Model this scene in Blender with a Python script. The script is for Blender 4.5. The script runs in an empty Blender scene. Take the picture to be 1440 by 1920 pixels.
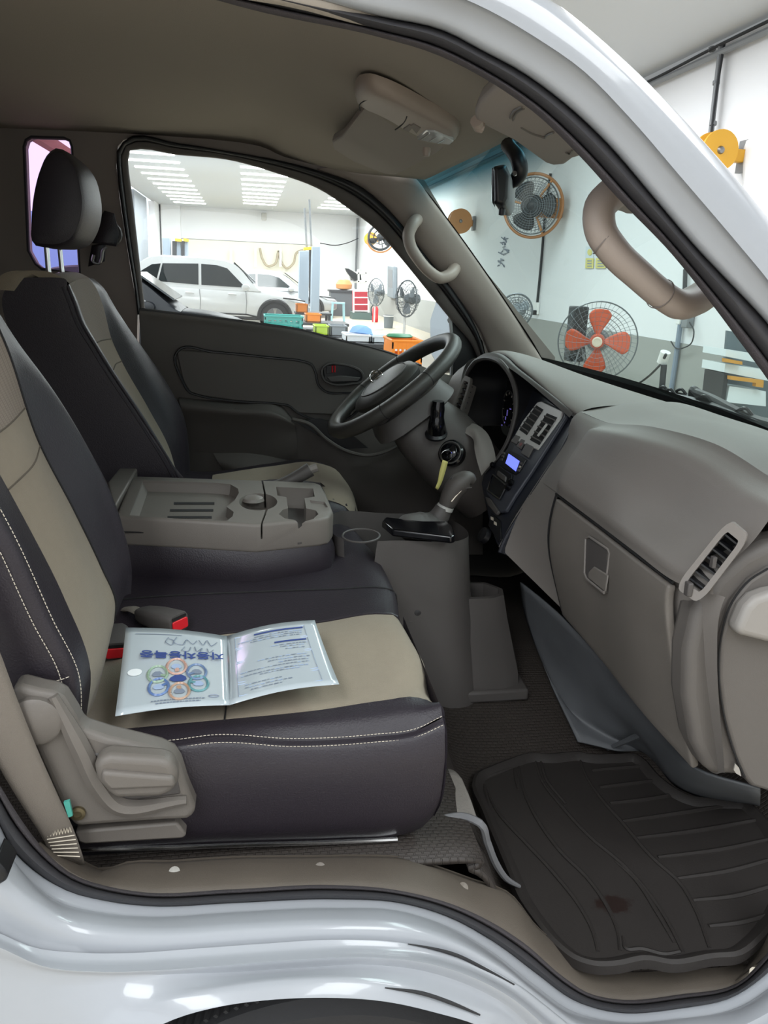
import bpy, bmesh, math, random
import numpy as np
from mathutils import Vector, Matrix

random.seed(7)
scene = bpy.context.scene
COL = scene.collection

# ------------------------------------------------------------------ camera
FOCAL, YAW, PITCH, ROLL = 1480.0, math.radians(10.06), math.radians(16.6), 0.045
EYE = np.array([0.0, -1.6, 1.45])
FWD = np.array([math.sin(YAW)*math.cos(PITCH), math.cos(YAW)*math.cos(PITCH), -math.sin(PITCH)])
_r0 = np.array([math.cos(YAW), -math.sin(YAW), 0.0]); _u0 = np.cross(_r0, FWD)
RGT = _r0*math.cos(ROLL) + _u0*math.sin(ROLL)
UPV = np.cross(RGT, FWD)
cam_data = bpy.data.cameras.new('camera')
cam_data.sensor_fit = 'VERTICAL'; cam_data.sensor_height = 36.0
cam_data.lens = FOCAL/1920*36.0
cam_data.clip_start = 0.02; cam_data.clip_end = 300
cam = bpy.data.objects.new('camera', cam_data); COL.objects.link(cam)
cam.matrix_world = Matrix(((RGT[0], UPV[0], -FWD[0], EYE[0]), (RGT[1], UPV[1], -FWD[1], EYE[1]),
                           (RGT[2], UPV[2], -FWD[2], EYE[2]), (0, 0, 0, 1)))
scene.camera = cam

# ------------------------------------------------------------------ world, lights, exposure
scene.view_settings.view_transform = 'Standard'
scene.view_settings.look = 'None'
scene.view_settings.gamma = 1.0
scene.view_settings.use_curve_mapping = False
scene.view_settings.exposure = 0.0
world = bpy.data.worlds.new('overcast_sky'); scene.world = world
world.use_nodes = True
bg = world.node_tree.nodes['Background']
bg.inputs['Color'].default_value = (0.86, 0.93, 1.0, 1); bg.inputs['Strength'].default_value = 2.2
scene.cycles.max_bounces = 8; scene.cycles.transparent_max_bounces = 24

def area(name, loc, sx, sy, power, color=(0.93, 0.97, 1.0), rot=(0, 0, 0)):
    d = bpy.data.lights.new(name, 'AREA'); d.shape = 'RECTANGLE'; d.size = sx; d.size_y = sy
    d.energy = power; d.color = color
    o = bpy.data.objects.new(name, d); COL.objects.link(o); o.location = loc; o.rotation_euler = rot
    return o
for k, bx_ in enumerate((-2.35, 0.45, 3.4)):
    area('tube_bank_light', (bx_, 26.0, 3.88), 1.3, 15.0, 640)
area('bay_fill_light', (-1.6, -3.8, 3.9), 1.3, 4.0, 165)  # bay lights have no fixtures: unseen fill added to brighten cab and workshop
area('bay_fill_light', (1.8, -3.8, 3.9), 1.3, 4.0, 150)
area('bay_fill_light', (3.0, 1.2, 3.9), 1.3, 4.0, 190)
area('bay_fill_light', (2.6, 7.5, 3.9), 1.3, 6.0, 260)
area('bay_fill_light', (-2.0, 7.5, 3.9), 1.3, 6.0, 200)

# ------------------------------------------------------------------ measuring helpers (points on real planes)
def ray(px, py): return FWD + RGT*(px-720)/FOCAL - UPV*(py-960)/FOCAL
def at(px, py, x=None, y=None, z=None):
    d = ray(px, py)
    for i, v in enumerate((x, y, z)):
        if v is not None: return EYE + d*(v-EYE[i])/d[i]
def at_plane(px, py, p0, n):
    d = ray(px, py); n = np.asarray(n, float)
    return EYE + d*(np.dot(np.asarray(p0)-EYE, n)/np.dot(d, n))
def pts(lst, **k): return [at(p[0], p[1], **k) for p in lst]
def near(px, py, off=0.0, k=0.12):
    y0 = -0.79+off; d = ray(px, py)
    p = EYE + d*((y0+k*(EYE[2]-1.0)-EYE[1])/(d[1]-k*d[2]))
    if p[2] < 1.0: p = EYE + d*((y0-EYE[1])/d[1])
    return p
def nears(lst, off=0.0): return [near(p[0], p[1], off) for p in lst]

def spl(P, n, closed=False, by_index=False):
    P = np.asarray(P, float); k = len(P)
    if k == 1: return np.repeat(P, n, 0)
    if closed: P = np.vstack([P, P[:1]]); k += 1
    if by_index: t = np.arange(k, dtype=float)
    else:
        t = np.concatenate([[0], np.cumsum(np.maximum(np.linalg.norm(np.diff(P, axis=0), axis=1), 1e-7))])
    d = np.diff(P, axis=0)/np.diff(t)[:, None]
    m = np.zeros_like(P)
    h = np.diff(t)
    if k > 2: m[1:-1] = (h[1:, None]*d[:-1] + h[:-1, None]*d[1:])/(h[1:]+h[:-1])[:, None]
    if closed: m[0] = m[-1] = (h[0]*d[-1] + h[-1]*d[0])/(h[0]+h[-1])
    else: m[0] = d[0]; m[-1] = d[-1]
    s = np.linspace(t[0], t[-1], n+1)[:-1] if closed else np.linspace(t[0], t[-1], n)
    i = np.clip(np.searchsorted(t, s, side='right')-1, 0, k-2)
    u = ((s-t[i])/h[i])[:, None]; hh = h[i][:, None]
    return ((2*u**3-3*u**2+1)*P[i] + (u**3-2*u**2+u)*hh*m[i] + (-2*u**3+3*u**2)*P[i+1] + (u**3-u**2)*hh*m[i+1])
def lin(P, n):
    P = np.asarray(P, float)
    t = np.concatenate([[0], np.cumsum(np.linalg.norm(np.diff(P, axis=0), axis=1))])
    s = np.linspace(0, t[-1], n)
    return np.stack([np.interp(s, t, P[:, j]) for j in range(P.shape[1])], 1)

# ------------------------------------------------------------------ mesh builder
class MB:
    def __init__(s): s.v = []; s.f = []; s.m = []; s.uv = {}
    def add(s, verts, faces, mi=0):
        o = len(s.v); s.v += [tuple(map(float, p)) for p in verts]
        s.f += [tuple(i+o for i in f) for f in faces]; s.m += [mi]*len(faces); return s
    def grid(s, G, mi=0, mis=None, closed_u=False):
        """G: rows x cols x 3"""
        G = np.asarray(G); nv, nu = G.shape[:2]; o = len(s.v)
        s.v += [tuple(map(float, p)) for p in G.reshape(-1, 3)]
        for j in range(nv-1):
            for i in range(nu if closed_u else nu-1):
                i2 = (i+1) % nu
                s.f.append((o+j*nu+i, o+j*nu+i2, o+(j+1)*nu+i2, o+(j+1)*nu+i))
                s.m.append(mi if mis is None else mis[j])
                fi = len(s.f)-1
                a, b = i/max(1, nu-1), (i+1)/max(1, nu-1); c, d = j/(nv-1), (j+1)/(nv-1)
                s.uv[fi] = ((a, c), (b, c), (b, d), (a, d))
        return s
    def patch(s, rows, nu=24, nv=None, mi=0, by_index=False, mis=None, linear=False, per=4):
        R = [spl(r, nu, by_index=by_index) for r in rows]
        R = np.array(R)
        if linear or len(R) == 2 and nv is None: G = R; mm = mis
        else:
            nv = nv or per*(len(rows)-1)+1
            G = np.stack([spl(R[:, i], nv, by_index=True) for i in range(nu)], 1)
            mm = None if mis is None else [mis[min(len(mis)-1, int((j+.5)/(nv-1)*(len(rows)-1)))] for j in range(nv-1)]
        s.grid(G, mi, mm); return s
    def loft(s, rings, mi=0, cap=True):
        R = np.array([np.asarray(r, float) for r in rings]); n = R.shape[1]
        o = len(s.v); s.grid(R, mi, closed_u=True)
        if cap:
            s.f.append(tuple(o+i for i in range(n))[::-1]); s.m.append(mi)
            s.f.append(tuple(o+(len(R)-1)*n+i for i in range(n))); s.m.append(mi)
        return s
    def tube(s, P, r, n=8, res=None, closed=False, mi=0, cap=True, flat=1.0, up=(0, 0, 1)):
        P = np.asarray(P, float)
        k0 = len(P)
        if res: P = spl(P, res, closed)
        k = len(P)
        rr = np.full(k, r, float) if np.isscalar(r) else np.interp(np.linspace(0, 1, k), np.linspace(0, 1, len(r)), r)
        T = np.roll(P, -1, 0)-np.roll(P, 1, 0) if closed else np.gradient(P, axis=0)
        T /= np.maximum(np.linalg.norm(T, axis=1), 1e-9)[:, None]
        u = np.asarray(up, float); u = u-T[0]*np.dot(u, T[0])
        if np.linalg.norm(u) < 1e-3: u = np.cross(T[0], (1, 0.3, 0.2))
        u /= np.linalg.norm(u); rings = []
        for i in range(k):
            u = u-T[i]*np.dot(u, T[i]); u /= np.linalg.norm(u); w = np.cross(T[i], u)
            a = np.linspace(0, 2*np.pi, n, endpoint=False)
            rings.append(P[i]+rr[i]*(np.cos(a)[:, None]*u*flat+np.sin(a)[:, None]*w))
        if closed: rings.append(rings[0]); s.loft(rings, mi, False)
        else: s.loft(rings, mi, cap)
        return s
    def prism(s, P, vec, mi=0, mside=None):
        P = np.asarray(P, float); n = len(P); v = np.asarray(vec, float); o = len(s.v)
        s.v += [tuple(p) for p in P]+[tuple(p+v) for p in P]
        s.f.append(tuple(o+i for i in range(n))[::-1]); s.m.append(mi)
        s.f.append(tuple(o+n+i for i in range(n))); s.m.append(mi)
        for i in range(n):
            s.f.append((o+i, o+(i+1) % n, o+n+(i+1) % n, o+n+i)); s.m.append(mi if mside is None else mside)
        return s
    def box(s, c, d, rot=None, mi=0):
        c = np.asarray(c, float); h = np.asarray(d, float)/2
        V = np.array([(x, y, z) for x in (-1, 1) for y in (-1, 1) for z in (-1, 1)])*h
        if rot is not None: V = V @ np.array(rot).T
        s.add(V+c, [(0, 1, 3, 2), (4, 6, 7, 5), (0, 4, 5, 1), (2, 3, 7, 6), (0, 2, 6, 4), (1, 5, 7, 3)], mi); return s
    def lathe(s, prof, org, axis=(0, 0, 1), n=24, mi=0, cap=True, a0=0, a1=2*math.pi):
        ax = np.asarray(axis, float); ax /= np.linalg.norm(ax)
        u = np.cross(ax, (1, 0, 0)) if abs(ax[0]) < .9 else np.cross(ax, (0, 1, 0)); u /= np.linalg.norm(u); w = np.cross(ax, u)
        a = np.linspace(a0, a1, n, endpoint=False)
        rings = [np.asarray(org)+ax*h+r*(np.cos(a)[:, None]*u+np.sin(a)[:, None]*w) for r, h in prof]
        s.loft(rings, mi, cap); return s
    def disc(s, c, axis, r, th, n=20, mi=0): return s.lathe([(r, 0), (r, th)], c, axis, n, mi)

POS = {}
def wpos(o): return np.array(POS.get(o.name, (0, 0, 0)), float)
def obj(name, mb, mats, parent=None, bevel=0.0, seg=2, solid=0.0, sub=0, angle=38, smooth=True, soff=-1.0):
    V = np.array(mb.v)
    org = wpos(parent) if parent else np.array([(V[:, 0].min()+V[:, 0].max())/2, (V[:, 1].min()+V[:, 1].max())/2, V[:, 2].min()])
    me = bpy.data.meshes.new(name); me.from_pydata((V-org).tolist(), [], mb.f)
    mats = mats if isinstance(mats, (list, tuple)) else [mats]
    for m in mats: me.materials.append(m)
    me.polygons.foreach_set('material_index', mb.m)
    if mb.uv:
        uvl = me.uv_layers.new(name='uv')
        for p in me.polygons:
            q = mb.uv.get(p.index)
            if q:
                for li, c in zip(p.loop_indices, q): uvl.data[li].uv = c
    bm = bmesh.new(); bm.from_mesh(me)
    bmesh.ops.remove_doubles(bm, verts=bm.verts, dist=1e-5)
    bmesh.ops.recalc_face_normals(bm, faces=bm.faces)
    bm.to_mesh(me); bm.free()
    if smooth:
        me.polygons.foreach_set('use_smooth', [True]*len(me.polygons))
        me.set_sharp_from_angle(angle=math.radians(angle))
    o = bpy.data.objects.new(name, me); COL.objects.link(o)
    if parent: o.parent = parent
    else: o.location = org
    POS[o.name] = org
    if solid:
        md = o.modifiers.new('thickness', 'SOLIDIFY'); md.thickness = solid; md.offset = soff
    if bevel:
        md = o.modifiers.new('edge', 'BEVEL'); md.width = bevel; md.segments = seg; md.limit_method = 'ANGLE'; md.angle_limit = math.radians(35)
    if sub:
        md = o.modifiers.new('smooth', 'SUBSURF'); md.levels = sub; md.render_levels = sub
    return o
def thing(name, label, cat, loc, group=None):
    o = bpy.data.objects.new(name, None); COL.objects.link(o); o.location = loc; o.empty_display_size = 0.05
    POS[o.name] = np.array(loc, float); return tag(o, label, cat, group)
def tag(o, label, cat=None, group=None):
    o['label'] = label
    if cat: o['category'] = cat
    if group: o['group'] = group
    return o
def struct(o): o['kind'] = 'structure'; return o
def copy_tree(o, parent=None):
    c = o.copy(); COL.objects.link(c)
    if parent: c.parent = parent
    for ch in list(o.children): copy_tree(ch, c)
    return c
def cut(o, cutters):
    """carve real recesses out of a part"""
    tmp = []
    for mb in cutters:
        c = obj('carver', mb, [], None, smooth=False); tmp.append(c)
        md = o.modifiers.new('carve', 'BOOLEAN'); md.object = c; md.operation = 'DIFFERENCE'; md.solver = 'EXACT'
    bpy.context.view_layer.update()
    dg = bpy.context.evaluated_depsgraph_get()
    me = bpy.data.meshes.new_from_object(o.evaluated_get(dg))
    o.modifiers.clear(); o.data = me
    me.polygons.foreach_set('use_smooth', [True]*len(me.polygons)); me.set_sharp_from_angle(angle=math.radians(30))
    for c in tmp: bpy.data.objects.remove(c, do_unlink=True)
    return o
def text(name, body, size, mw, mat_, parent, depth=0.0004, align='CENTER', bold=0.0):
    cu = bpy.data.curves.new(name, 'FONT'); cu.body = body; cu.size = size; cu.align_x = align; cu.align_y = 'CENTER'
    cu.extrude = depth; cu.offset = bold; cu.resolution_u = 3
    t = bpy.data.objects.new(name, cu); COL.objects.link(t); bpy.context.view_layer.update()
    me = bpy.data.meshes.new_from_object(t.evaluated_get(bpy.context.evaluated_depsgraph_get()))
    bpy.data.objects.remove(t, do_unlink=True)
    org = wpos(parent)
    me.transform(Matrix.Translation(-Vector(org)) @ mw); me.materials.clear(); me.materials.append(mat_)
    o = bpy.data.objects.new(name, me); COL.objects.link(o); o.parent = parent; POS[o.name] = org
    return o
def frame(org, xd, yd):
    x = Vector(xd).normalized(); z = x.cross(Vector(yd)).normalized(); y = z.cross(x)
    return Matrix(((x.x, y.x, z.x, org[0]), (x.y, y.y, z.y, org[1]), (x.z, y.z, z.z, org[2]), (0, 0, 0, 1)))
def rrect(cx, cz, w, h, r, n=5):
    P = []
    for sx, sz, a0 in ((1, 1, 0), (-1, 1, 90), (-1, -1, 180), (1, -1, 270)):
        for k in range(n):
            a = math.radians(a0+90*k/(n-1)); P.append((cx+sx*(w/2-r)+r*math.cos(a), cz+sz*(h/2-r)+r*math.sin(a)))
    return P

# ------------------------------------------------------------------ materials
def srgb(h):
    c = [int(h[i:i+2], 16)/255 for i in (0, 2, 4)]
    return tuple((x/12.92 if x <= .04045 else ((x+.055)/1.055)**2.4) for x in c)+(1,)
def mat(name, col, rough=.5, metal=0.0, grain=0, gstr=.15, spec=.5, vary=0.0, vscale=8, emit=0, coat=0, sheen=0):
    m = bpy.data.materials.new(name); m.use_nodes = True; nt = m.node_tree; b = nt.nodes['Principled BSDF']
    c = srgb(col) if isinstance(col, str) else col
    b.inputs['Base Color'].default_value = c; b.inputs['Roughness'].default_value = rough; b.inputs['Metallic'].default_value = metal
    b.inputs['Specular IOR Level'].default_value = spec; b.inputs['Coat Weight'].default_value = coat; b.inputs['Coat Roughness'].default_value = .06
    b.inputs['Sheen Weight'].default_value = sheen
    if emit:
        b.inputs['Emission Color'].default_value = c; b.inputs['Emission Strength'].default_value = emit
    if grain or vary:
        tc = nt.nodes.new('ShaderNodeTexCoord')
    if grain:
        n = nt.nodes.new('ShaderNodeTexNoise'); n.inputs['Scale'].default_value = grain; n.inputs['Detail'].default_value = 3
        bu = nt.nodes.new('ShaderNodeBump'); bu.inputs['Strength'].default_value = gstr; bu.inputs['Distance'].default_value = .002
        nt.links.new(tc.outputs['Object'], n.inputs['Vector']); nt.links.new(n.outputs['Fac'], bu.inputs['Height']); nt.links.new(bu.outputs['Normal'], b.inputs['Normal'])
    if vary:
        n = nt.nodes.new('ShaderNodeTexNoise'); n.inputs['Scale'].default_value = vscale; n.inputs['Detail'].default_value = 6
        mx = nt.nodes.new('ShaderNodeMix'); mx.data_type = 'RGBA'
        mx.inputs[6].default_value = tuple(x*(1-vary) for x in c[:3])+(1,); mx.inputs[7].default_value = tuple(min(1, x*(1+vary)) for x in c[:3])+(1,)
        nt.links.new(tc.outputs['Object'], n.inputs['Vector']); nt.links.new(n.outputs['Fac'], mx.inputs[0]); nt.links.new(mx.outputs[2], b.inputs['Base Color'])
    return m
def glass(name, tint, refl=.08, rough=0.0, band=None, haze=0.0):
    """thin pane: tinted see-through with a fresnel reflection"""
    m = bpy.data.materials.new(name); m.use_nodes = True; nt = m.node_tree
    for n in list(nt.nodes): nt.nodes.remove(n)
    out = nt.nodes.new('ShaderNodeOutputMaterial'); tr = nt.nodes.new('ShaderNodeBsdfTransparent'); gl = nt.nodes.new('ShaderNodeBsdfGlossy')
    gl.inputs['Roughness'].default_value = rough; tr.inputs['Color'].default_value = tint
    lw = nt.nodes.new('ShaderNodeLayerWeight'); pw = nt.nodes.new('ShaderNodeMath'); pw.operation = 'POWER'; pw.inputs[1].default_value = 5.0
    ml = nt.nodes.new('ShaderNodeMath'); ml.operation = 'MULTIPLY_ADD'; ml.inputs[1].default_value = .6; ml.inputs[2].default_value = refl*.5
    nt.links.new(lw.outputs['Facing'], pw.inputs[0]); nt.links.new(pw.outputs[0], ml.inputs[0])
    mx = nt.nodes.new('ShaderNodeMixShader')
    nt.links.new(ml.outputs[0], mx.inputs[0]); nt.links.new(tr.outputs[0], mx.inputs[1]); nt.links.new(gl.outputs[0], mx.inputs[2])
    last = mx
    if haze:
        df = nt.nodes.new('ShaderNodeBsdfDiffuse'); df.inputs['Color'].default_value = (.8, .85, .85, 1)
        m2 = nt.nodes.new('ShaderNodeMixShader'); m2.inputs[0].default_value = haze
        nt.links.new(mx.outputs[0], m2.inputs[1]); nt.links.new(df.outputs[0], m2.inputs[2]); last = m2
    if band:   # printed shade band along the top of the screen (object height)
        z0, z1, bc = band
        tc = nt.nodes.new('ShaderNodeTexCoord'); sx = nt.nodes.new('ShaderNodeSeparateXYZ'); mr = nt.nodes.new('ShaderNodeMapRange')
        mr.inputs[1].default_value = z0; mr.inputs[2].default_value = z1
        mc = nt.nodes.new('ShaderNodeMix'); mc.data_type = 'RGBA'; mc.inputs[6].default_value = tint; mc.inputs[7].default_value = bc
        nt.links.new(tc.outputs['Object'], sx.inputs[0]); nt.links.new(sx.outputs['Z'], mr.inputs[0]); nt.links.new(mr.outputs[0], mc.inputs[0]); nt.links.new(mc.outputs[2], tr.inputs['Color'])
    nt.links.new(last.outputs[0], out.inputs[0]); return m
def tread_mat(name, col, scale, rough=.6):
    """black rubber sheet moulded with small square studs"""
    m = mat(name, col, rough); nt = m.node_tree; b = nt.nodes['Principled BSDF']
    tc = nt.nodes.new('ShaderNodeTexCoord'); br = nt.nodes.new('ShaderNodeTexBrick'); br.offset = 0.5
    br.inputs['Scale'].default_value = scale; br.inputs['Mortar Size'].default_value = .06; br.inputs['Mortar Smooth'].default_value = .6
    br.inputs['Brick Width'].default_value = .5; br.inputs['Row Height'].default_value = .3
    bu = nt.nodes.new('ShaderNodeBump'); bu.inputs['Strength'].default_value = .8; bu.inputs['Distance'].default_value = .003; bu.invert = True
    nt.links.new(tc.outputs['Object'], br.inputs['Vector']); nt.links.new(br.outputs['Fac'], bu.inputs['Height']); nt.links.new(bu.outputs['Normal'], b.inputs['Normal'])
    return m
M = {}
M['white_paint'] = mat('white_paint', 'A2A5AA', .28, coat=.6, spec=.4)
M['seal'] = mat('door_seal_rubber', '3B3A3D', .62, grain=900, gstr=.1)
M['seal_lip'] = mat('seal_flock', '4A4548', .9, grain=700, gstr=.6)
M['pillar'] = mat('pillar_plastic_lit', '9A8F87', .6, grain=900, gstr=.12)  # trim colour brightened: light through the windscreen put into the plastic
M['end'] = mat('dash_end_plastic', '605B57', .55, grain=900, gstr=.12)
M['lining'] = mat('roof_lining_cloth', 'A1988D', .95, grain=500, gstr=.25)
M['trim'] = mat('tan_trim_plastic', '807670', .6, grain=900, gstr=.12)
M['handle'] = mat('grab_handle_plastic', 'A3958B', .5, grain=900, gstr=.08)
M['dash'] = mat('dash_plastic', '7C7671', .58, grain=900, gstr=.15)
M['dash_dark'] = mat('dark_dash_plastic', '4E4A48', .55, grain=900, gstr=.12)
M['door_plastic'] = mat('door_plastic', '5A5551', .62, grain=800, gstr=.15)
M['sill_plastic'] = mat('sill_plastic', '5D554C', .65, grain=600, gstr=.2, vary=.15, vscale=14)
M['seat_plastic'] = mat('seat_cover_plastic', '69635D', .5, grain=900, gstr=.12)
M['console'] = mat('console_plastic', '716B65', .5, grain=900, gstr=.12)
M['navy'] = mat('navy_black_panel', '25272F', .32, spec=.5)
M['black'] = mat('black_plastic', '17171A', .4)
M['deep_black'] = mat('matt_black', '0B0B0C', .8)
M['gloss_black'] = mat('gloss_black', '0C0C0F', .12)
M['leather'] = mat('black_leatherette', '2A252B', .42, grain=420, gstr=.35, spec=.45)
M['leather_wheel'] = mat('wheel_leather', '3A3835', .42, grain=600, gstr=.25)
M['stitch'] = mat('cream_stitching', 'C9BFAE', .8)
M['seam'] = mat('dark_seam', '1B1A1B', .8)
M['silver'] = mat('silver_plastic', 'B4B2AE', .38, metal=.1)
M['chrome'] = mat('chrome', 'D8D8D8', .12, metal=1)
M['steel'] = mat('bare_steel', '8C8C8C', .35, metal=1)
M['red'] = mat('red_plastic', 'D61F2A', .35)
M['belt'] = mat('seat_belt_webbing', '766E65', .85, grain=1200, gstr=.5)
M['mat'] = mat('rubber_mat', '2B2725', .62, grain=300, gstr=.12, vary=.18, vscale=9)
M['tread'] = tread_mat('rubber_floor', '352F2B', 42)
M['kick'] = mat('grey_kick_panel', '55575A', .55, vary=.3, vscale=12)
M['tyre'] = mat('tyre_rubber', '2C2C2E', .8, grain=90, gstr=.4)
M['yellow'] = mat('yellow_tag', 'D8CE7C', .6)
M['windscreen'] = glass('windscreen_glass', (.66, .78, .75, 1), band=(1.655, 1.70, (.06, .19, .24, 1)), haze=.05)
M['clear'] = glass('clear_glass', (.96, .98, .97, 1))
M['purple'] = glass('violet_tinted_glass', (.80, .66, .83, 1))
# beige fabrics
M['beige'] = mat('beige_cloth', '887D6C', .9, grain=700, gstr=.4, vary=.06, vscale=60, sheen=.1)
def patterned(name, col, col2, su, sv):
    m = mat(name, col, .9); nt = m.node_tree; b = nt.nodes['Principled BSDF']
    uv = nt.nodes.new('ShaderNodeUVMap'); mp = nt.nodes.new('ShaderNodeMapping'); mp.inputs['Scale'].default_value = (su, sv, 1)
    br = nt.nodes.new('ShaderNodeTexBrick'); br.inputs['Scale'].default_value = 1; br.inputs['Color1'].default_value = srgb(col); br.inputs['Color2'].default_value = srgb(col)
    br.inputs['Mortar'].default_value = srgb(col2); br.inputs['Mortar Size'].default_value = .035; br.inputs['Brick Width'].default_value = .5; br.inputs['Row Height'].default_value = .5
    nt.links.new(uv.outputs[0], mp.inputs[0]); nt.links.new(mp.outputs[0], br.inputs['Vector']); nt.links.new(br.outputs['Color'], b.inputs['Base Color'])
    return m
M['beige_pattern'] = patterned('patterned_beige_cloth', '887D72', '74695F', 26, 9)
# ================================================================== LARGE STRUCTURE: the workshop
M['wall'] = mat('painted_wall', 'E6E7E9', .8, vary=.03, vscale=.8)
M['ceil'] = mat('ceiling_panels', 'C6CACE', .8)
M['dado'] = mat('grey_dado_paint', '9A9B97', .7, vary=.05, vscale=1.2)
M['concrete'] = mat('workshop_floor', 'B5AB98', .45, vary=.08, vscale=1.5)
M['board'] = mat('cream_board', 'E2DFCF', .7)
M['asphalt'] = mat('forecourt', '8F9092', .9)
M['conduit'] = mat('grey_conduit', '7C7F82', .5)
M['cable'] = mat('black_cable', '202226', .6)
WX, CZ, Y0, Y1, X0 = 4.95, 4.0, -7.0, 36.0, -3.9

struct(obj('floor', MB().box(((WX+X0)/2, (Y0+Y1)/2, -.05), (WX-X0, Y1-Y0, .1)), M['concrete'], smooth=False))
tag(struct(obj('ground', MB().box((-24.7, 15, -.07), (41.6, 80, .1)), M['asphalt'], smooth=False)), 'grey forecourt outside the open workshop front')
struct(obj('ceiling', MB().box(((WX+X0)/2, (Y0+Y1)/2, CZ+.06), (WX-X0, Y1-Y0, .12)), M['ceil'], smooth=False))
wr = struct(obj('wall_right', MB().box((WX+.06, (Y0+Y1)/2, CZ/2), (.12, Y1-Y0, CZ)), M['wall'], smooth=False))
obj('dado', MB().box((WX-.006, (Y0+Y1)/2, .43), (.012, Y1-Y0, .86)), M['dado'], wr, smooth=False)
wf = struct(obj('wall_back', MB().box(((WX+X0)/2, Y1+.06, CZ/2), (WX-X0, .12, CZ)), M['wall'], smooth=False))
obj('cream_lining_board', MB().box((-.2, Y1-.03, 1.4), (6.2, .05, 2.5)), M['board'], wf, smooth=False)
obj('ledge', MB().box((-1.2, Y1-.06, 2.70), (8.0, .12, .05)), M['wall'], wf, smooth=False)
struct(obj('wall_front_unseen', MB().box(((WX+X0)/2, Y0-.06, CZ/2), (WX-X0, .12, CZ)), M['wall'], smooth=False))  # unseen wall, added to keep sky light from reaching deep into the cab
wl = struct(obj('wall_left', MB().box((X0, 35.0, CZ/2), (.25, 2.0, CZ)), M['wall'], smooth=False))
obj('pier', MB().box((X0-.25, 31.0, CZ/2), (.4, 3.6, CZ)), mat('grey_pier', '9AA0A8', .7), wl, smooth=False)
obj('pier', MB().box((X0-.05, 10.0, CZ/2), (.45, .5, CZ)), mat('grey_pier', '9AA0A8', .7), wl, smooth=False)
obj('corner_column', MB().box((-3.3, Y1-.2, CZ/2), (.8, .4, CZ)), M['wall'], wf, smooth=False)
obj('door_header', MB().box((X0-.3, 13.5, CZ-.12), (.2, 41.0, .24)), mat('orange_brown_header', 'A8705A', .7), wl, smooth=False)
sg = obj('roadside_hoarding', MB().box((-12, 54.0, 2.2), (9, .3, 4.44)), mat('pale_blue_hoarding', '9CC4E8', .6), smooth=False)
tag(sg, 'pale blue hoarding across the road, seen through the open workshop front', 'hoarding')

# ================================================================== THE TRUCK CAB
cab = thing('truck_cab', 'white truck cab with its passenger door open, grey rubber seal around the doorway', 'truck', (0.2, 0, 0))
# ---- outer white panel above the doorway (A-pillar and roof side)
sil = [(250, -190), (500, -140), (700, -105), (880, -55), (1020, 0), (1087, 52), (1192, 146), (1275, 232), (1369, 337), (1440, 424), (1530, 540), (1620, 680), (1690, 820)]
crease = [(250, -140), (500, -100), (700, -60), (820, -22), (900, 11), (1012, 75), (1087, 127), (1181, 221), (1275, 330), (1387, 461), (1440, 525), (1520, 640), (1600, 790)]
so = [(250, -80), (430, -38), (580, -2), (713, 31), (830, 57), (913, 100), (956, 122), (1050, 187), (1125, 255), (1237, 384), (1305, 464), (1360, 522), (1440, 608), (1500, 690), (1560, 800)]
si = [(250, -45), (350, -16), (480, 20), (713, 70), (813, 100), (900, 142), (960, 180), (1001, 210), (1080, 285), (1162, 375), (1256, 472), (1331, 565), (1387, 640), (1440, 712), (1480, 775), (1520, 860)]
N = 60; SO0 = so[0]
SO = spl(np.array(so, float), N); SI = spl(np.array(si, float), N); CR = spl(np.array(crease, float), N); SL = spl(np.array(sil, float), N)
def blend(A, B, t): return [tuple(a*(1-t)+b*t) for a, b in zip(A, B)]
r_sil = np.array(nears(SL, -.045)); r_cr = np.array(nears(CR, -.05))
mb = MB()
wrap1 = r_sil+np.array([.03, .05, .012]); wrap2 = r_sil+np.array([.045, .16, .03])
mb.patch([wrap2, wrap1, r_sil, nears(blend(SL, CR, .5), -.052), r_cr], nu=N, per=4)
mb.patch([r_cr, nears(blend(CR, SO, .06), -.042), nears(blend(CR, SO, .45), -.034), nears(blend(CR, SO, .85), -.026), nears(SO, -.01), nears(SO, .03)], nu=N, per=4)
obj('door_frame_panel', mb, M['white_paint'], cab, angle=50)
# outer roof skin, white
mb = MB()
edge = wrap2[:26]
mb.patch([edge, edge*[1, 0, 1]+[0, -.35, .07], edge*[1, 0, 1]+[0, .1, .1], edge*[1, 0, 1]+[0, .55, .09], edge*[1, 0, 1]+[0, .88, -.02]], nu=26, per=5)
mb.patch([[(-1.2, y, z) for y, z in ((-.6, 1.78), (0, 1.9), (.85, 1.8))], [(-.4, y, z) for y, z in ((-.6, 1.8), (0, 1.92), (.85, 1.83))], [(.1, y, z) for y, z in ((-.58, 1.8), (0, 1.9), (.85, 1.80))]], nu=12, per=4)
obj('roof_panel', mb, M['white_paint'], cab, solid=.01)
# ---- seal round the doorway: upper run
def seal_run(name, O, I, off0=-.005):
    mb = MB()
    mb.patch([nears(O, .03), nears(O, off0), nears(blend(O, I, .3), off0-.012), nears(blend(O, I, .62), off0+.002), nears(blend(O, I, .68), off0+.014)], nu=N, per=3)
    o1 = obj(name, mb, M['seal'], cab, angle=60)
    mb = MB()
    mb.patch([nears(blend(O, I, .66), off0+.016), nears(blend(O, I, .74), off0+.0), nears(blend(O, I, .9), off0+.004), nears(I, off0+.016), nears(I, off0+.05)], nu=N, per=3)
    obj('seal_lip', mb, M['seal_lip'], o1, angle=60)
seal_run('door_seal', SO, SI)
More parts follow.
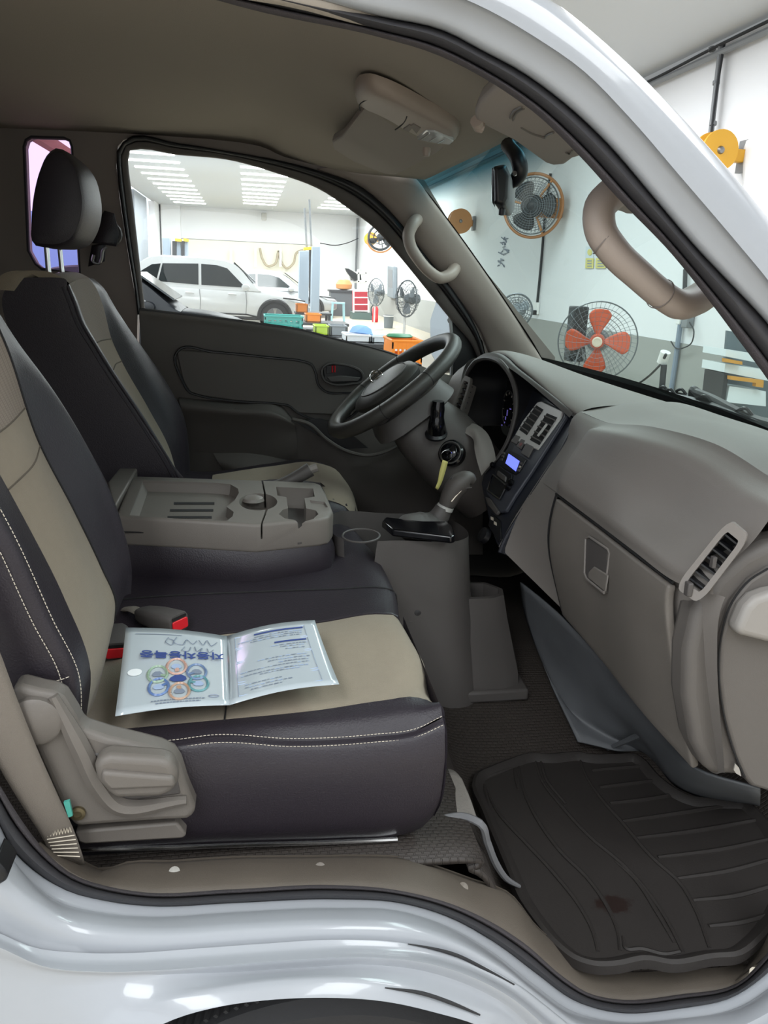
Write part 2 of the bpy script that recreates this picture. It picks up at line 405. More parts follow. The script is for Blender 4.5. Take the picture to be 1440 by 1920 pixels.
# ---- lower run of the seal
lo = [(-60, 1455), (0, 1550), (20, 1590), (67, 1637), (133, 1675), (188, 1689), (281, 1700), (437, 1694), (625, 1687), (750, 1694), (837, 1719), (934, 1773), (1007, 1828), (1080, 1879), (1153, 1899), (1275, 1892), (1372, 1872), (1440, 1826), (1500, 1760), (1560, 1660)]
li = [(-60, 1375), (0, 1473), (33, 1527), (83, 1593), (133, 1637), (200, 1661), (262, 1672), (437, 1667), (625, 1659), (740, 1668), (861, 1700), (983, 1768), (1056, 1831), (1104, 1862), (1153, 1873), (1275, 1864), (1386, 1841), (1440, 1785), (1490, 1715), (1540, 1620)]
N = 90
LO = spl(np.array(lo, float), N); LI = spl(np.array(li, float), N)
seal_run('door_seal', LO, LI)
# ---- sill below the doorway: bands stepping outward and down, wheel arch at the bottom
b1 = [(-60, 1490), (0, 1580), (50, 1645), (106, 1690), (188, 1712), (281, 1720), (437, 1712), (625, 1704), (750, 1710), (840, 1738), (930, 1790), (1000, 1845), (1075, 1897), (1153, 1917), (1275, 1912), (1385, 1890), (1460, 1840), (1580, 1690)]
bB = [(-60, 1725), (0, 1750), (62, 1776), (144, 1786), (240, 1787), (375, 1778), (500, 1769), (625, 1762), (762, 1769), (861, 1792), (964, 1842), (1040, 1900), (1120, 1960), (1240, 1985), (1400, 1960), (1600, 1860)]
bC = [(-60, 1755), (0, 1777), (81, 1812), (187, 1822), (300, 1819), (437, 1809), (560, 1800), (690, 1795), (800, 1806), (880, 1830), (960, 1872), (1030, 1930), (1110, 1990), (1250, 2010), (1400, 1990), (1600, 1900)]
bD = [(-60, 1790), (0, 1808), (81, 1826), (187, 1832), (340, 1826), (437, 1823), (560, 1815), (690, 1809), (800, 1822), (880, 1848), (950, 1885), (1010, 1940), (1100, 2010), (1250, 2040), (1400, 2030), (1600, 1950)]
bE = [(-60, 2000), (60, 1995), (150, 1965), (225, 1921), (312, 1880), (437, 1850), (560, 1838), (650, 1838), (740, 1850), (820, 1872), (900, 1902), (960, 1945), (1040, 2010), (1200, 2080), (1400, 2080), (1600, 2000)]
bF = [(-60, 2040), (90, 2030), (190, 1985), (270, 1935), (330, 1905), (406, 1883), (500, 1870), (612, 1866), (719, 1872), (812, 1891), (900, 1918), (960, 1960), (1040, 2030), (1200, 2100), (1400, 2100), (1600, 2030)]
rows = [(LO, -.006), (LO, -.012), (b1, -.026), (b1, -.03), (blend(spl(np.array(b1, float), N), spl(np.array(bB, float), N), .5), -.062), (bB, -.07), (bB, -.075), (blend(spl(np.array(bB, float), N), spl(np.array(bC, float), N), .5), -.083), (bC, -.1), (bD, -.098), (blend(spl(np.array(bD, float), N), spl(np.array(bE, float), N), .5), -.112), (bE, -.125), (bF, -.13)]
R = [nears(spl(np.array(r, float), N), o) for r, o in rows]
R = [nears(LO, .03)]+R+[np.array(R[-1])+[0, .11, .01]]
obj('sill_panel', MB().patch(R, nu=N, per=3), M['white_paint'], cab, angle=55)
# shut-line slits, drawn as thin dark tubes on the arch
for P_, o_ in (([(765, 1770), (800, 1776), (861, 1793), (900, 1812), (964, 1846)], -.077), ([(722, 1852), (790, 1862), (850, 1882), (900, 1903)], -.128)):
    obj('panel_slit', MB().tube(nears(P_, o_), [.0006, .0022, .0022, .001], n=6, res=18), mat('slit_dark', '2A2A2C', .8), cab)
obj('rubber_stop', MB().prism(nears([(-12, 1612), (8, 1634), (15, 1645), (10, 1654), (0, 1660), (-14, 1662)], -.07), (0, .04, 0)), M['black'], cab, bevel=.004)
# ---- rest of the door frame behind the view: roof rail and rear pillar
u0, w0, cr0, sl0 = np.array(near(*SO0, -.005)), np.array(wrap2[0]), np.array(r_cr[0]), np.array(r_sil[0])
lo0 = np.array(near(*lo[0], -.006)); bf0 = np.array(R[-2][0])
def run(a, dz): return [a, a+[-.16, 0, -.004+dz*0], a+[-.30, 0, -.02], a+[-.42, -.01, -.10], np.array([a[0]-.47, -.78, 1.35]), np.array([a[0]-.47, -.80, 1.0]), lo0*.6+np.array([a[0]-.47, -.80, .9])*.4, lo0]
path = run(u0, 0)
obj('door_seal', MB().tube(path, .017, n=8, res=60), M['seal'], cab)
outer_ = [sl0, sl0+[-.2, 0, 0], sl0+[-.5, 0, -.01], sl0+[-.75, 0, -.05], np.array([-1.1, -.86, 1.35]), np.array([-1.1, -.88, 1.0]), np.array([-1.1, -.90, .7]), bf0+[-.25, 0, 0]]
midp = spl(np.array(path), 40)*.7+spl(np.array(outer_), 40)*.3+[0, -.03, 0]
obj('rear_pillar_panel', MB().patch([path, midp, spl(np.array(outer_), 40)], nu=50, per=5), M['white_paint'], cab, angle=60)
obj('rear_sill_panel', MB().patch([[np.array(r[0])+[-.85, -.01, .12], np.array(r[0])+[-.3, -.006, .07], np.array(r[0])] for r in R], nu=14, per=2), M['white_paint'], cab, angle=60)
obj('roof_rail_panel', MB().patch([outer_[:4], [p+np.array([.0, .16, .04]) for p in outer_[:4]]], nu=20), M['white_paint'], cab)
# ---- plastic sill trim
ti = [(85, 1579), (110, 1597), (150, 1615), (205, 1632), (212, 1628), (330, 1616), (437, 1609), (600, 1607), (687, 1606), (760, 1610), (812, 1624), (886, 1650), (954, 1675), (1012, 1743), (1070, 1787), (1129, 1808), (1230, 1806), (1340, 1796), (1391, 1797), (1396, 1806)]
to = [(72, 1585), (100, 1610), (144, 1641), (200, 1662), (262, 1673), (360, 1671), (437, 1667), (560, 1662), (650, 1660), (740, 1668), (861, 1700), (940, 1742), (983, 1768), (1020, 1800), (1056, 1831), (1104, 1862), (1153, 1873), (1275, 1864), (1386, 1841), (1405, 1822)]
TI = spl(np.array(ti, float), 80); TO = spl(np.array(to, float), 80)
Tin = [at(p[0], p[1], y=-.712) for p in TI]; Tout = [near(p[0], p[1], .008) for p in TO]
mid = [np.array(a)*.5+np.array(b)*.5+[0, -.004, .006] for a, b in zip(Tin, Tout)]
st = obj('sill_trim', MB().patch([np.array(Tout)-[0, 0, .02], Tout, mid, Tin, np.array(Tin)-[0, -.002, .03]], nu=80, per=3), M['sill_plastic'], cab, angle=60)
for px, py, c in ((327, 1636, 'A8A59E'), (600, 1628, '7E7770'), (868, 1665, '776F66')):
    p = at(px, py, y=-.742); p2 = p+np.array([0, -.003, .004])
    obj('clip_button', MB().lathe([(.0075, -.002), (.0072, .002), (.004, .0035), (.0005, .004)], p, (0, -.55, .83), 14), mat('trim_clip', c, .4, vary=.2, vscale=150), st)
# ---- cab floor: raised seat platform and footwell
mb = MB()
mb.patch([[(-.9, y, .672) for y in (-.72, 0, .78)], [(.20, y, .672) for y in (-.72, 0, .78)], [(.30, y, .655) for y in (-.72, 0, .78)], [(.345, -.72, .60), (.36, 0, .60), (.345, .78, .6)], [(.40, -.72, .47), (.42, -.3, .50), (.42, 0, .60), (.4, .78, .5)],
          [(.7, -.74, .455), (.7, -.3, .495), (.7, 0, .585), (.7, .78, .5)], [(.95, -.74, .455), (.92, -.3, .495), (.9, 0, .585), (.9, .78, .5)], [(1.15, -.7, .62), (1.05, -.3, .64), (1.02, 0, .70), (1.05, .78, .65)], [(1.2, -.7, .9), (1.1, 0, .95), (1.1, .78, .95)], [(1.0, -.74, 1.17), (1.0, 0, 1.19), (1.0, .78, 1.19)]], nu=30, per=5)
obj('cab_floor', mb, M['tread'], cab, solid=.008)
# wall of the footwell under the door side, inside the sill
mb = MB(); mb.patch([np.array(Tin)-[0, -.004, .0], np.array(Tin)*[1, 1, 0]+[0, .012, .44]], nu=60)
obj('inner_sill', mb, M['sill_plastic'], cab)
sd_ = nears([(1380, 1838), (1440, 1786), (1490, 1715), (1540, 1620)], .012)
obj('inner_sill', MB().patch([sd_, np.array(sd_)+[0, .02, -.03], np.array(sd_)+[-.005, .05, -.10]], nu=20, per=3), M['sill_plastic'], cab)
# engine hump flap beside the mat (grey felt edge)
mb = MB()
mb.tube([at(p[0], p[1], z=zz) for p, zz in zip([(825, 1533), (872, 1531), (898, 1542), (913, 1578), (930, 1620), (950, 1648), (974, 1662)], (.674, .674, .672, .63, .58, .545, .52))], [.004, .006, .006, .006, .006, .005, .003], n=8, res=24)
obj('carpet_edge', mb, mat('pale_grey_edge', '727274', .7), cab)
mb = MB(); mb.patch([pts([(815, 1440), (850, 1444), (866, 1460)], z=.668), pts([(815, 1490), (860, 1490), (882, 1498)], z=.672), pts([(815, 1532), (870, 1530), (896, 1540)], z=.674)], nu=10, per=4)
obj('step_pad', mb, mat('pale_step_pad', '8B8680', .7, grain=200, gstr=.5), cab, solid=.004)
# ---- roof lining
mb = MB(); rows = []
for x, zc, zn, zf, yn, yf in ((-1.1, 1.82, 1.70, 1.75, -.74, .80), (-.8, 1.83, 1.70, 1.77, -.735, .80), (-.4, 1.83, 1.705, 1.785, -.73, .80), (0, 1.83, 1.70, 1.785, -.72, .80), (.12, 1.815, 1.69, 1.755, -.715, .79), (.22, 1.785, 1.69, 1.735, -.67, .77), (.32, 1.755, 1.69, 1.72, -.62, .74), (.42, 1.73, 1.69, 1.715, -.575, .72), (.50, 1.715, 1.67, 1.71, -.52, .70)):
    r = []
    for t in np.linspace(0, 1, 17):
        y = yn+(yf-yn)*t; e = zn+(zf-zn)*t; w = 1-abs(2*t-1)**5
        r.append((x-.02*abs(2*t-1)**2, y, e+(zc-e)*w))
    rows.append(r)
obj('roof_lining', MB().patch(rows, nu=34, per=4), M['lining'], cab, solid=.012, soff=1)
M['frame_grey'] = mat('door_frame_grey', '57514D', .6)
# ---- far side inner wall with door and quarter window openings
YF = .80
outer = pts([(196, 606), (212, 580), (258, 578), (247, 520), (236, 450), (224, 370), (218, 310), (221, 274), (232, 262), (250, 258), (330, 268), (430, 284), (540, 305), (600, 321), (680, 353), (740, 405), (790, 470), (850, 545), (905, 640), (918, 700)], y=YF)
hole = outer[2:]+pts([(930, 1000), (250, 1000)], y=YF)
A = [np.array(p) for p in ((-1.1, YF, .6), (-1.1, YF, 1.80), (.1, YF, 1.80), (.33, YF, 1.765), (.50, YF, 1.72), (.62, YF, 1.56), (.95, YF, 1.23), (1.0, YF, .6))]
w = obj('side_trim', MB().prism(A, (0, .05, 0)), M['trim'], cab)
q_hole = pts([(44, 275), (48, 262), (58, 256), (120, 258), (131, 263), (135, 275), (150, 512), (78, 505), (66, 495), (52, 470)], y=YF)
def through(P, d=.2, back=.1): return MB().prism([np.array(p)-[0, back, 0] for p in P], (0, d, 0))
cut(w, [through(hole), through(q_hole)])
obj('quarter_window', MB().prism([np.array(p)+[0, .03, 0] for p in pts([(40, 250), (140, 252), (152, 516), (70, 510), (46, 470)], y=YF)], (0, .004, 0)), M['purple'], cab)
obj('window_rubber', MB().tube([np.array(p)+[0, .004, 0] for p in q_hole], .005, n=6, closed=True), M['black'], cab)
# door frame seal, far side
inn = [(273, 588), (266, 530), (257, 450), (248, 370), (240, 300), (240, 284), (250, 281), (330, 290), (430, 300), (520, 325), (600, 355), (660, 395), (700, 425), (745, 475), (790, 530), (838, 590), (888, 652), (904, 700)]
outp = [(258, 590), (252, 540), (240, 470), (228, 390), (220, 320), (222, 276), (240, 259), (330, 268), (430, 284), (540, 305), (605, 323), (680, 353), (720, 386), (762, 432), (800, 482), (850, 545), (900, 632), (916, 700)]
O2 = spl(np.array(outp, float), 60); I2 = spl(np.array(inn, float), 60)
mb = MB().patch([pts(O2, y=.80), pts(O2, y=.785), pts(blend(O2, I2, .25), y=.782), pts(blend(O2, I2, .45), y=.80)], nu=60, per=3)
obj('door_seal', mb, M['black'], cab, angle=60)
obj('window_frame', MB().patch([pts(blend(O2, I2, .42), y=.803), pts(blend(O2, I2, .5), y=.797), pts(blend(O2, I2, .98), y=.806), pts(I2, y=.83)], nu=60, per=3), M['frame_grey'], cab, angle=60)
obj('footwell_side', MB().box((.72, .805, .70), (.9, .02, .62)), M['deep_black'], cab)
# rear wall of the cab
obj('rear_wall', MB().box((-1.08, 0, 1.2), (.03, 1.6, 1.25)), M['trim'], cab)
# ---- far A-pillar trim
l_ = pts([(600, 316), (680, 350), (740, 403), (790, 468), (850, 543), (905, 622), (925, 670), (935, 700)], y=.785)
m_ = pts([(690, 310), (735, 350), (790, 415), (840, 480), (890, 545), (945, 622), (975, 665), (985, 700)], y=.745)
r_ = pts([(766, 322), (774, 330), (802, 366), (852, 432), (902, 502), (953, 577), (1003, 654), (1030, 700)], y=.75)
obj('pillar_trim', MB().patch([np.array(l_)+[0, .03, 0], l_, m_, r_, np.array(r_)+[.0, .05, .0]], nu=40, per=4), M['pillar'], cab, angle=60)
# near A-pillar trim hidden behind the seal
nn = [near(p[0], p[1], .02) for p in SI[24:]]
obj('pillar_trim', MB().patch([nn, np.array(nn)+[.03, .04, .02], np.array(nn)+[.06, .05, .05]], nu=30, per=3), M['trim'], cab)
# ---- windscreen: stretched between the two pillars, bowed forward
ne = spl(np.array([np.array(wrap2[i])+[.0, .035, -.01] for i in range(28, 60, 4)]+[[.80, -.66, 1.29], [.86, -.69, 1.195]]), 21)
fe_ = spl(np.array([[.455, .735, 1.735]]+[np.array(p)+[.004, .02, .0] for p in r_[1:7]]+[[.905, .80, 1.215]]), 21)
rows = []
for k in range(21):
    t = k/20; row = []
    for s in np.linspace(0, 1, 15):
        p = ne[k]*(1-s)+fe_[k]*s; w = 4*s*(1-s); row.append(p+np.array([(.075+.02*t)*w, 0, .012*w*(1-t)]))
    rows.append(row)
ws = obj('windscreen', MB().patch(rows[::2], nu=24, per=2), M['windscreen'], cab)
b_ = rows[-1]
obj('windscreen_edge', MB().patch([np.array(b_)+[-.014, 0, .016], np.array(b_)+[.0, 0, .002], np.array(b_)+[.01, 0, -.02]], nu=30, per=2), M['deep_black'], ws)
sd = [np.array(r[-1]) for r in rows]
obj('windscreen_edge', MB().patch([np.array(sd)+[.004, -.016, 0], np.array(sd)+[-.002, 0, 0], np.array(sd)+[.0, .02, 0]], nu=30, per=2), M['deep_black'], ws)
tp = rows[0]
obj('windscreen_edge', MB().patch([np.array(tp)+[.012, 0, -.012], np.array(tp)+[.0, 0, -.002], np.array(tp)+[-.012, 0, .02]], nu=30, per=2), M['deep_black'], ws)
# exterior front panel and wiper cowl
obj('cowl_panel', MB().patch([[(x+.0, y, 1.19) for x, y in ((.865, -.72), (.975, 0), (.91, .82))], [(x, y, 1.17) for x, y in ((.98, -.76), (1.09, 0), (.98, .84))], [(x, y, 1.10) for x, y in ((1.02, -.76), (1.13, 0), (1.02, .84))], [(x, y, .4) for x, y in ((1.12, -.76), (1.22, 0), (1.12, .84))]], nu=20, per=3), M['white_paint'], cab)
obj('side_skin', MB().box((.1, .90, .75), (2.2, .02, .7)), M['white_paint'], cab)
# ---- far grab handle on the pillar
def grab(name, P, r, parent, label=None, mt='handle'):
    o = obj(name, MB().tube(P, r, n=14, res=48, up=(0, 1, 0)), M[mt], parent, angle=70)
    return o
obj('grab_handle', MB().tube([at(px, py, y=yy) for px, py, yy in ((784, 410, .76), (772, 424, .71), (766, 440, .70), (770, 462, .695), (783, 484, .69), (806, 510, .69), (824, 521, .695), (840, 517, .71), (854, 502, .76))], [.017, .018, .017, .0165, .016, .016, .0165, .018, .019], n=14, res=48, up=(0, 1, 0)), M['handle'], cab)
# near grab handle
P = [at(px, py, y=yy) for px, py, yy in ((1185, 372, -.56), (1168, 362, -.60), (1145, 366, -.62), (1124, 392, -.63), (1126, 432, -.635), (1150, 470, -.64), (1200, 518, -.645), (1240, 552, -.645), (1270, 570, -.64), (1305, 562, -.62), (1330, 545, -.60), (1350, 530, -.56))]
gh = obj('grab_handle', MB().tube(P, [.019, .021, .0205, .0195, .019, .0185, .018, .018, .0195, .0205, .0205, .019], n=18, res=70, up=(0, 1, 0)), M['handle'], cab)
for px, py, dx, dy in ((1134, 452, 1, .9), (1238, 551, 1, .85)):
    p = at(px, py, y=-.637 if px < 1200 else -.645); q = at(px+10*dx, py+10*dy, y=-.64); ax = q-p; ax /= np.linalg.norm(ax)
    obj('sleeve_joint', MB().lathe([(.0186, -.0008), (.0196, -.0008), (.0196, .0008), (.0186, .0008)], p, ax, 20, cap=False), M['trim'], gh)
# far side front sail panel
obj('sail_panel', MB().prism(pts([(848, 590), (856, 574), (912, 652), (922, 716), (850, 716)], y=.83), (0, .02, 0)), M['black'], cab, bevel=.003)
obj('window_divider', MB().tube(pts([(842, 574), (848, 640), (846, 712)], y=.82), .006, n=6, res=8), M['steel'], cab)
# ================================================================== SEATS
def stitches(name, P, parent, gap=.0048, r=.0005, lift=None):
    """a row of separate thread stitches along a seam"""
    P = np.asarray(P, float); L = np.linalg.norm(np.diff(P, axis=0), axis=1).sum(); n = max(4, int(L/gap)); Q = spl(P, n*3+1); mb = MB()
    if lift is not None: Q = Q+np.asarray(lift)
    for k in range(n):
        mb.tube([Q[3*k], Q[3*k+1], Q[3*k+2]], r, n=4, up=(0, 1, .3))
    o = obj(name, mb, M['stitch'], parent); o['kind'] = 'stuff'; return o

M['cloth_seam'] = mat('beige_seam', '5E564B', .9)
# ---- passenger bench: cushion
ps = thing('passenger_seat', 'nearest bench seat in black leatherette with beige cloth centre, booklet lying on it', 'seat', (.02, -.5, .66))
def drop(row, far=False):
    """carry a row of the seat top down over the front edge"""
    r = [np.array(p) for p in row]; e = r[-1]
    return r+[e+[.008, 0, -.03], e+[.010, 0, -.09], e+[.004, 0, -.16], e+[-.01, 0, -.205]]
c_bot = [at(px, py, y=-.675) for px, py in ((150, 1600), (370, 1583), (500, 1578), (640, 1574), (745, 1567), (790, 1552), (812, 1530))]
c_low = [at(px, py, y=-.70) for px, py in ((150, 1560), (370, 1555), (500, 1552), (640, 1548), (760, 1535), (810, 1515), (826, 1495))]
c_mid = [at(px, py, y=-.71) for px, py in ((150, 1480), (330, 1470), (480, 1465), (640, 1460), (760, 1448), (822, 1435), (834, 1425))]
c_up = [at(px, py, y=-.702) for px, py in ((150, 1425), (290, 1413), (400, 1402), (550, 1408), (700, 1400), (800, 1383), (834, 1368))]
c_seam = [at(px, py, y=-.69) for px, py in ((150, 1404), (250, 1397), (330, 1391), (400, 1382), (550, 1389), (700, 1381), (780, 1370), (830, 1346))]
c_band = [at(px, py, y=-.672) for px, py in ((150, 1390), (250, 1384), (420, 1364), (600, 1352), (740, 1338), (800, 1326), (825, 1318))]
c_b0 = [at(px, py, y=-.645) for px, py in ((150, 1374), (300, 1360), (420, 1349), (600, 1331), (720, 1313), (780, 1307), (817, 1322))]
c_b1 = [at(px, py, y=-.54) for px, py in ((160, 1320), (300, 1300), (500, 1270), (700, 1245), (775, 1240), (794, 1252))]
c_b2 = [at(px, py, y=-.44) for px, py in ((185, 1255), (300, 1232), (500, 1210), (680, 1185), (752, 1182), (768, 1196))]
c_b3 = [at(px, py, y=-.365) for px, py in ((190, 1232), (300, 1205), (450, 1185), (600, 1167), (715, 1151), (742, 1154))]
c_k1 = [at(px, py, y=-.30) for px, py in ((195, 1175), (300, 1160), (450, 1148), (600, 1137), (715, 1128), (743, 1136))]
c_k2 = [at(px, py, y=-.235) for px, py in ((195, 1128), (300, 1119), (472, 1111), (638, 1105), (715, 1103), (738, 1108))]
c_k3 = [at(px, py, y=-.12) for px, py in ((195, 1075), (300, 1070), (472, 1062), (638, 1052), (690, 1050), (716, 1062))]
c_k4 = [at(px, py, y=.0) for px, py in ((195, 1020), (300, 1018), (472, 1014), (620, 1010), (665, 1012), (690, 1026))]
c_k5 = [at(px, py, y=.12) for px, py in ((195, 985), (300, 985), (472, 985), (600, 985), (635, 990), (655, 1002))]
nu = 44
D = drop
# side (leatherette) faces
side = obj('cushion', MB().patch([c_bot, c_low, c_mid, c_up, c_seam], nu=nu, per=5), M['leather'], ps, angle=60)
obj('cushion_top_band', MB().patch([D(c_seam)[:-2], D(c_band)[:-2], D(c_b0)[:-2]], nu=nu, per=5), M['leather'], ps, angle=60)
ends = [r[-1] for r in (c_bot, c_low, c_mid, c_up, c_seam)]
obj('cushion_front', MB().patch([ends, np.array(ends)+[.004, .03, 0], np.array(ends)*[1, 0, 1]+[.008, -.36, 0]], nu=16, per=4), M['leather'], ps, angle=60)
obj('cushion_cloth', MB().patch([D(c_b0)[:-2]]+[D(r)[:-1] for r in (c_b1, c_b2, c_b3)], nu=nu, per=6), M['beige'], ps, angle=60)
mid_c = obj('centre_cushion', MB().patch([D(r) for r in (c_b3, c_k1, c_k2)], nu=nu, per=5), M['leather'], ps, angle=60)
obj('centre_cushion', MB().patch([D(r) for r in (c_k2, c_k3, c_k4, c_k5, [np.array(p)+[0, .01, -.2] for p in c_k5])], nu=nu, per=5), M['leather'], ps, angle=60)
obj('seam', MB().tube([np.array(p)+[0, 0, .001] for p in D(c_k2)[:-2]], .0016, n=6, res=40), M['seam'], mid_c)
obj('piping', MB().tube([np.array(p)+[0, -.001, .001] for p in D(c_b3)[:-3]], .0022, n=6, res=40), M['leather'], mid_c)
obj('cross_seam', MB().tube([at(px, py, y=yy)+[0, 0, .0015] for px, py, yy in ((421, 1352, -.65), (423, 1335, -.625), (426, 1300, -.575))], .0012, n=6, res=10), M['seam'], ps)
stitches('stitching', np.array(c_seam)[1:], side, lift=[0, -.001, .004])
stitches('stitching', np.array([at(px, py, y=-.697) for px, py in ((262, 1407), (330, 1400), (400, 1391), (550, 1398), (700, 1390), (780, 1380), (832, 1357))]), side, lift=[0, -.002, 0])
# ---- passenger backrest
def B(lst, y): return [at(p[0], p[1], y=y) for p in lst]
b_rear = B([(-60, 1330), (-80, 1200), (-120, 1050), (-200, 900), (-290, 720), (-360, 560)], -.66)
b_s0 = B([(30, 1300), (20, 1285), (-10, 1180), (-70, 1050), (-170, 880), (-260, 700)], -.69)
b_s1 = B([(128, 1340), (112, 1262), (62, 1165), (-10, 1010), (-110, 830), (-200, 660)], -.688)
b_s2 = B([(152, 1366), (146, 1260), (98, 1160), (30, 1010), (-70, 830), (-170, 650)], -.675)
b_c0 = B([(162, 1345), (170, 1262), (120, 1120), (52, 985), (-40, 820), (-150, 640)], -.62)
b_c1 = B([(185, 1290), (198, 1220), (165, 1090), (88, 920), (0, 770), (-110, 610)], -.52)
b_c2 = B([(214, 1165), (216, 1130), (190, 1066), (139, 960), (71, 828), (9, 646), (-50, 520)], -.42)
b_f0 = B([(232, 1120), (236, 1085), (212, 1000), (180, 912), (128, 800), (62, 690), (12, 618), (-45, 510)], -.365)
b_f1 = B([(240, 1112), (241, 1075), (222, 975), (195, 905), (150, 826), (94, 738), (37, 662), (0, 608), (-40, 545)], -.335)
b_f2 = [np.array(p)+[-.09, .02, 0] for p in b_f1]
nu = 40
bk = obj('backrest', MB().patch([b_rear, b_s0, b_s1, b_s2, b_c0], nu=nu, per=5), M['leather'], ps, angle=60)
obj('backrest_bolster', MB().patch([b_c2, b_f0, b_f1, b_f2, b_rear], nu=nu, per=5), M['leather'], ps, angle=60)
# bottom closing panel of the near bolster
obj('backrest_hem', MB().patch([b_s0[:2], [b_s0[0]+[.03, .03, -.03], b_s1[0]], [b_s2[0]+[0, .02, -.01], b_s2[0]]], nu=6, per=3), M['leather'], ps)
# cloth centre of the backrest, three sewn panels
def band(rows, t0, t1, n=12): return [spl(r, 121)[int(t0*120):int(t1*120)+1] for r in rows]
CL = [b_c0, b_c1, b_c2]
def tlev(row, z): 
    q = spl(row, 121); return int(np.argmin(abs(q[:, 2]-z)))
def sub(row, za, zb):
    a, b = tlev(row, za), tlev(row, zb); return spl(row, 121)[a:b+1]
lv = [[.0, .0, .0], [1.185, 1.19, 1.195], [1.24, 1.245, 1.25], [3, 3, 3]]
for k, (nm, mt) in enumerate((('backrest_cloth', 'beige'), ('backrest_cloth', 'beige'), ('backrest_cloth', 'beige_pattern'))):
    obj(nm, MB().patch([sub(r, lv[k][i], lv[k+1][i]) for i, r in enumerate(CL)], nu=30, per=6), M[mt], ps, angle=60)
for k in (1, 2):
    q = [spl(r, 121)[tlev(r, lv[k][i])] for i, r in enumerate(CL)]
    obj('cross_seam', MB().tube(np.array(q)+[.0, 0, .0], .0013, n=6, res=16), M['cloth_seam'], ps)
obj('seam', MB().tube(np.array(b_c2)+[.001, 0, .001], .0016, n=6, res=50), M['seam'], ps)
stitches('stitching', np.array(b_s2), bk, lift=[.001, -.0025, 0], r=.0006, gap=.0055)
stitches('stitching', np.array(b_s1), bk, lift=[0, -.003, 0], r=.0006, gap=.0055)
stitches('stitching', B([(30, 1282), (75, 1281), (112, 1275), (132, 1268)], -.697), bk, r=.0006, gap=.0055)
# sliver of its headrest at the left edge of the view
hp = [(a, b) for a, b in ((-.50, 1.40), (-.50, 1.45), (-.47, 1.56), (-.43, 1.615), (-.40, 1.61), (-.372, 1.56), (-.362, 1.50), (-.37, 1.43), (-.40, 1.395), (-.45, 1.39))]
def headrest(name, prof, y0, y1, parent, bulge=.018):
    P = spl(np.array(prof, float), 40, closed=True); c = P.mean(0); R = []
    for y, s in ((y0, .80), (y0+.004, .93), (y0+.016, 1.0), ((y0+y1)/2, 1.02), (y1-.016, 1.0), (y1-.004, .93), (y1, .80)):
        Q = c+(P-c)*s; R.append(np.stack([Q[:, 0], np.full(40, y), Q[:, 1]], 1))
    return obj(name, MB().loft(R), M['leather'], parent, angle=35)
headrest('headrest', [(a-.015, b-.06) for a, b in hp], -.60, -.36, ps)
obj('headrest_rod', MB().tube([(-.45, -.52, 1.25), (-.45, -.52, 1.40)], .006, n=8), M['chrome'], ps)
obj('headrest_rod', MB().tube([(-.45, -.43, 1.25), (-.45, -.43, 1.40)], .006, n=8), M['chrome'], ps)
# ---- side cover, lever, runner
sc = [(20, 1288), (40, 1287), (75, 1296), (100, 1300), (118, 1310), (140, 1345), (152, 1368), (200, 1384), (260, 1398), (300, 1408), (325, 1420), (338, 1440), (348, 1472), (366, 1515), (364, 1532), (350, 1539), (300, 1541), (200, 1548), (140, 1553), (122, 1530), (95, 1470), (60, 1390), (30, 1330)]
obj('side_cover', MB().prism(pts(sc, y=-.735), (0, .035, 0)), M['seat_plastic'], ps, bevel=.008, seg=3)
def PY(lst): return [at(a, b, y=c) for a, b, c in lst]
obj('side_cover_ridge', MB().tube(PY([(100, 1305, -.735), (150, 1400, -.737), (185, 1470, -.737), (215, 1505, -.737), (350, 1500, -.737)]), [.006, .012, .013, .012, .006], n=8, res=30), M['seat_plastic'], ps)
obj('lever_recess', MB().prism(pts([(150, 1408), (175, 1412), (300, 1420), (330, 1445), (340, 1490), (200, 1508), (186, 1490)], y=-.7365), (0, .01, 0)), M['dash_dark'], ps, bevel=.003)
lv_ = [(176, 1440), (182, 1425), (205, 1418), (300, 1424), (322, 1430), (332, 1450), (333, 1470), (322, 1490), (300, 1497), (215, 1501), (203, 1490), (180, 1464)]
obj('recline_lever', MB().prism(pts(lv_, y=-.765), (0, .03, 0)), M['seat_plastic'], ps, bevel=.009, seg=4)
obj('lever_rib', MB().prism(pts([(190, 1447), (325, 1458), (330, 1478), (205, 1484), (188, 1466)], y=-.771), (0, .012, 0)), M['seat_plastic'], ps, bevel=.005, seg=3)
obj('pivot_cap', MB().lathe([(.03, 0), (.03, .008), (.026, .011), (.001, .012)], at(68, 1348, y=-.735), (0, -1, 0), 24), M['seat_plastic'], ps)
obj('screw_head', MB().lathe([(.009, 0), (.009, .004), (.005, .005), (.005, .003), (.0005, .003)], at(147, 1523, y=-.735), (0, -1, 0), 16), mat('brass_screw', '6B6048', .4, metal=.6), ps)
obj('runner_cover', MB().prism(pts([(140, 1560), (200, 1554), (332, 1543), (350, 1566), (344, 1573), (160, 1584), (146, 1580)], y=-.72), (0, .03, 0)), M['seat_plastic'], ps, bevel=.004)
obj('runner', MB().tube(pts([(155, 1592), (300, 1589), (480, 1583), (640, 1578), (745, 1573)], y=-.68), .0035, n=8, res=20), M['chrome'], ps)
obj('seat_base', MB().prism([(-.25, -.66, .672), (.16, -.66, .672), (.16, -.66, .715), (-.25, -.66, .73)], (0, .5, 0)), M['black'], ps)
